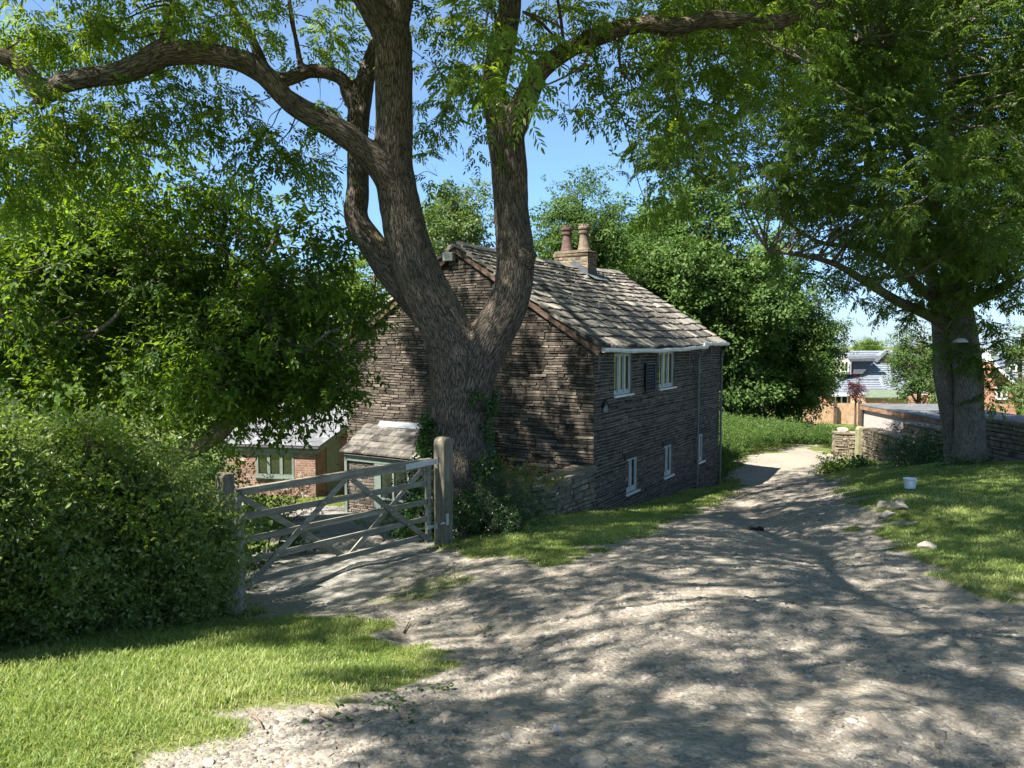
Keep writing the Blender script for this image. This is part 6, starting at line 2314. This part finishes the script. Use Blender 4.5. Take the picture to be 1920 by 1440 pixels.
hb_ = np.array([*(Ha + hd * hl * .5), 0])
hb_[2] = gz1(hb_[0], hb_[1])
hedge = thing('hedge', 'overgrown dark small-leaved hedge beside the gate, above the sunlit lawn', 'hedge', tuple(hb_))
P, ya, ph = hedge_pts(13500, 92)
P2, ya2, ph2 = hedge_pts(4200, 93, rho=(.3, .8))
P, ya, ph = np.r_[P, P2], np.r_[ya, ya2], np.r_[ph, ph2]
V, Fq, A = scatter(T_FINE, P, ya, r2.uniform(-.5, .9, len(P)), r2.normal(0, .5, len(P)), r2.uniform(1.0, 2.1, len(P)), (fbm(P * 2, 3, 2) - .5) * .9, r2)
mesh_np('foliage', V, Fq, M['leaf_hedge'], hedge, hb_, A)
mb = MB()
for k in range(150):
    u_ = r2.uniform(0, .98)
    b0 = Ha + hd * u_ * hl + hn * r2.uniform(.5, 1.0)
    p0 = np.array([b0[0], b0[1], gz1(*b0)])
    e, _, _ = hedge_pts(1, 1000 + k, rho=(.9, 1.12), u=(max(0, u_ - .12), min(1, u_ + .12)), phi=(15, 110))
    m_ = (p0 + e[0]) / 2 + rv(r2, .12) + np.array([0, 0, .15])
    mb.tube(smooth_path([p0, m_, e[0]], 5), np.linspace(.011, .003, 11), 5, cap=False)
P3, ya3, _ = hedge_pts(420, 94, rho=(.93, 1.08), phi=(20, 115))
k3 = fbm(P3 * 1.3, 23, 2) > .48
P3, ya3 = P3[k3], ya3[k3]
V, Fq, A = scatter(T_ROUND, P3, ya3, r2.uniform(-.3, .9, len(P3)), r2.normal(0, .5, len(P3)), r2.uniform(.6, 1.0, len(P3)), r2.normal(0, .15, len(P3)), r2)
mesh_np('new_growth', V, Fq, M['leaf_lime'], hedge, hb_, A)
# long arching shoots with sparse leaves
sp, spv = mb, []
for k in range(80):
    e, ya_, _ = hedge_pts(1, 2000 + k, rho=(.95, 1.0), u=(.02, .97), phi=(20, 110))
    d_ = np.array([math.cos(ya_[0]), math.sin(ya_[0]), r2.uniform(.0, .9)])
    ln = r2.uniform(.25, .75)
    p1 = e[0] + d_ * ln * .5 + np.array([0, 0, .05])
    p2_ = e[0] + d_ * ln + np.array([0, 0, -.12])
    pts = smooth_path([e[0], p1, p2_], 6)
    sp.tube(pts, np.linspace(.0045, .0018, 13), 5, cap=False)
    spv += [p for p in pts[3:]]
sp.build('stems', M['bark_pale'], hedge, loc=hb_)
spv = np.array(spv)
V, Fq, A = scatter(T_FINE, spv, r2.uniform(0, 6.3, len(spv)), r2.uniform(-.4, .6, len(spv)), r2.normal(0, .5, len(spv)), r2.uniform(.4, .7, len(spv)), r2.normal(.15, .1, len(spv)), r2)
mesh_np('shoot_leaves', V, Fq, M['leaf_hedge'], hedge, hb_, A)

shrub('privet_bush', 'yellow-green round-leaved bush sprawling over the top of the hedge at far left', [(20, 840, 6.8, 62), (90, 835, 6.9, 60), (160, 840, 6.9, 58), (40, 900, 6.2, 55), (110, 895, 6.3, 50), (-60, 860, 6.6, 75), (220, 830, 7.2, 50), (290, 825, 7.6, 42), (190, 805, 7.4, 45), (60, 795, 7.2, 45), (-50, 940, 5.9, 65), (330, 850, 8.0, 38), (235, 910, 6.7, 32), (265, 960, 6.7, 18), (180, 895, 6.5, 36), (10, 960, 5.9, 38), (250, 1000, 6.75, 12), (300, 990, 7.0, 12)], T_ROUND, 'leaf_lime', 95, 230, 1.0)
shrub('bramble_bush', 'leafy green bush between the hedge top and the short latch post', [(310, 880, 8.9, 46), (350, 905, 9.0, 34), (290, 870, 8.8, 40), (340, 925, 8.7, 42), (300, 915, 8.4, 40)], T_ROUND, 'leaf_far', 97, 260, 1.0)

# ------------------------------------------------------------------ ground cover
def blades(P, hgt, wid, r2, v, lean=.85):
    n = len(P)
    yaw = r2.uniform(0, 6.283, n)
    sx, sy = np.cos(yaw), np.sin(yaw)
    ly = r2.uniform(0, 6.283, n)
    lx, lz = np.cos(ly) * lean * hgt * r2.uniform(.2, 1.3, n), np.sin(ly) * lean * hgt * r2.uniform(.2, 1.3, n)
    V = np.zeros((n, 5, 3))
    s = np.c_[sx, sy, np.zeros(n)] * wid[:, None] * .5
    V[:, 0] = P - s
    V[:, 1] = P + s
    mid_ = P + np.c_[lx * .35, lz * .35, hgt * .6]
    V[:, 2] = mid_ + s * .8
    V[:, 3] = mid_ - s * .8
    V[:, 4] = P + np.c_[lx, lz, hgt]
    i = np.arange(n) * 5
    return V.reshape(-1, 3), np.c_[i, i + 1, i + 2, i + 3], np.c_[i + 3, i + 2, i + 4], np.repeat(v, 5)


r2 = np.random.default_rng(123)
n = 640000
rad_ = r2.uniform(2.7 ** .55, 32 ** .55, n) ** (1 / .55)
an = r2.uniform(-.66, .66, n)
x, y = rad_ * np.sin(an), rad_ * np.cos(an)
ga = grass_amount(x, y) + (fbm(np.c_[x, y] * 3.5, 44, 2) - .5) * .5
keep = ga * np.abs(ga) > r2.uniform(.06, .95, n) + .55 * np.clip(fbm(np.c_[x, y] * 1.7, 45, 3) - .42, 0, 1) * (x > -.6) * (x < 7)
hn_ = (x - Ha[0]) * hn[0] + (y - Ha[1]) * hn[1]
keep &= ~((hn_ > .35) & (x < Hb[0] + .1) & (y < 13))
lx_ = (x - 1.94) * hv[0] + (y - 18.3) * hv[1]
ly_ = (x - 1.94) * hu[0] + (y - 18.3) * hu[1]
keep &= ~((lx_ > -.1) & (ly_ > -.1) & (lx_ < L + .2) & (ly_ < W))
keep &= ~((x > 14.2))
x, y, rad_, ga = x[keep], y[keep], rad_[keep], ga[keep]
z = ground_z(x, y)
patch = fbm(np.c_[x, y] * 1.1, 71, 3)
verge = np.clip((lx_[keep] + 6) / 5, 0, 1) * (np.abs(ly_[keep] + .8) < 1.6)
tall = np.clip(patch * 2 - .7, 0, 1)
hgt = (.024 + .026 * r2.uniform(0, 1, len(x))) * (1 + .5 * tall) * (1 + .45 * verge) * np.clip(ga * .9 + .15, .35, 1)
for q_ in TUFTS:
    t_ = inside(q_, x, y)
    hgt = np.where(t_, hgt * 1.4, hgt)
wid = .0035 + .00075 * rad_
col = np.clip(.42 + (patch - .5) * .9 + r2.normal(0, .2, len(x)) + .35 * (ga < .75) + .3 * np.clip(fbm(np.c_[x, y] * 2.6, 75, 2) * 2 - 1.15, 0, 1), 0, 1)
V, F4, F3, A = blades(np.c_[x, y, z - .004], hgt, wid, r2, col)
o_ = mesh_np('grass', V, [F4, F3], M['grass'], None, (0, 4, -.5), A)
tag(o_, 'short mown grass on the verges and lawns', 'grass', kind='stuff')

# nettles and long grass along the lane bend
bank = np.r_[[hw(L + .4, -.2, 0)[:2]], plan([(1352, 888), (1388, 874), (1390, 858), (1448, 848), (1500, 838), (1558, 828)]), [[14.6, 40.5], [15.6, 36], [18, 36], [17, 47], [4, 47], [6.8, 30]]]
n = 26000
bx, by = r2.uniform(6, 18, n), r2.uniform(27, 47, n)
k_ = inside(bank, bx, by)
bx, by = bx[k_], by[k_]
bz_ = ground_z(bx, by, False)
hh_ = (.35 + .75 * fbm(np.c_[bx, by] * .6, 19, 2)) * np.clip((by - 26.5) / 6, .35, 1)
lay = r2.uniform(.1, 1, len(bx))
P = np.c_[bx, by, bz_ + hh_ * lay]
V, Fq, A = scatter(T_FINE, P, r2.uniform(0, 6.3, len(P)), r2.uniform(.1, 1.3, len(P)), r2.normal(0, .5, len(P)), r2.uniform(2.0, 3.2, len(P)) * .9, (lay - .5) * .4 + (fbm(P * .8, 8, 2) - .5) * .5, r2)
o_ = mesh_np('undergrowth', V, Fq, M['leaf_far'], None, (10, 35, -3.5), A)
tag(o_, 'waist-high nettles and long grass filling the bank at the lane bend', 'undergrowth', kind='stuff')

# gravel and small stones on the lane
n = 125000
rad_ = r2.uniform(2.7 ** .5, 26 ** .5, n) ** 2
an = r2.uniform(-.62, .64, n)
x, y = rad_ * np.sin(an), rad_ * np.cos(an)
ga = grass_amount(x, y)
dr = blur_in(DRIVE, x, y)
den = fbm(np.c_[x, y] * .9, 61, 3)
keep = (ga < .35) & (r2.uniform(0, 1, n) < np.clip((den - .3) * 2.6, .05, 1)) & (dr < .5) & ~((lx_ := (x - 1.94) * hv[0] + (y - 18.3) * hv[1]) > -.1) | ((ga < .35) & (dr < .5) & (((x - 1.94) * hu[0] + (y - 18.3) * hu[1]) < -.3) & (r2.uniform(0, 1, n) < np.clip((den - .3) * 2.6, .05, 1)))
x, y, rad_ = x[keep], y[keep], rad_[keep]
size = np.exp(r2.normal(-4.65, .58, len(x))) * (1 + rad_ * .035)
size = np.clip(size, .004, .06)
z = ground_z(x, y) - size * .12
V0, F0 = ico(1)
variants = []
for k in range(7):
    r3 = np.random.default_rng(k)
    V = V0.copy()
    for j in range(6):
        n_ = rv(r3)
        n_ /= np.linalg.norm(n_)
        V -= np.outer(np.clip(V @ n_ - r3.uniform(.5, .8), 0, None), n_)
    variants.append(V * np.array([1, r3.uniform(.65, .95), r3.uniform(.4, .65)]))
Vs, Fs, As, n0 = [], [], [], 0
wh_ = r2.integers(0, 7, len(x))
for k in range(7):
    ii = np.where(wh_ == k)[0]
    yw = r2.uniform(0, 6.3, len(ii))
    c, s = np.cos(yw), np.sin(yw)
    v = variants[k]
    X_ = v[None, :, 0] * c[:, None] - v[None, :, 1] * s[:, None]
    Y_ = v[None, :, 0] * s[:, None] + v[None, :, 1] * c[:, None]
    Z_ = np.repeat(v[None, :, 2], len(ii), 0)
    Q_ = np.stack([X_, Y_, Z_], -1) * size[ii][:, None, None] + np.c_[x[ii], y[ii], z[ii]][:, None]
    Vs.append(Q_.reshape(-1, 3))
    Fs.append((F0[None] + (np.arange(len(ii)) * len(v))[:, None, None] + n0).reshape(-1, 3))
    As.append(np.repeat(np.clip(r2.normal(.4, .2, len(ii)), 0, 1), len(v)))
    n0 += len(ii) * len(v)
M['gravel'] = stone('gravel', [(0, (0.125, 0.112, 0.1)), (.5, (0.25, 0.225, 0.195)), (1, (0.42, 0.385, 0.33))], .92, 30, .3)
o_ = mesh_np('gravel', np.concatenate(Vs), np.concatenate(Fs), M['gravel'], None, (2, 8, -1), np.concatenate(As))
tag(o_, 'loose grey gravel and pebbles scattered over the lane', 'gravel', kind='stuff')

# low weeds in the bare soil
wp_ = plan([(748, 1310), (815, 1305), (755, 1325), (700, 1300), (735, 1355), (640, 1362), (900, 1182)])
P, ya, pi_ = [], [], []
for (a, b2) in wp_:
    for k in range(4):
        P.append((a + r2.normal() * .07, b2 + r2.normal() * .06, 0))
P = np.array(P)
P[:, 2] = ground_z(P[:, 0], P[:, 1]) + .005
T_WEED = [t_broad(k + 300, 6, .045, .03, .05, .2, .4) for k in range(4)]
V, Fq, A = scatter(T_WEED, P, r2.uniform(0, 6.3, len(P)), r2.uniform(.0, .5, len(P)), r2.normal(0, .3, len(P)), r2.uniform(.6, 1.2, len(P)), r2.normal(0, .15, len(P)), r2)
o_ = mesh_np('weeds', V, Fq, M['leaf_far'], None, (-.6, 5, -.6), A)
tag(o_, 'low leafy weeds sprouting in the bare soil at the lawn edge', 'weeds', kind='stuff')
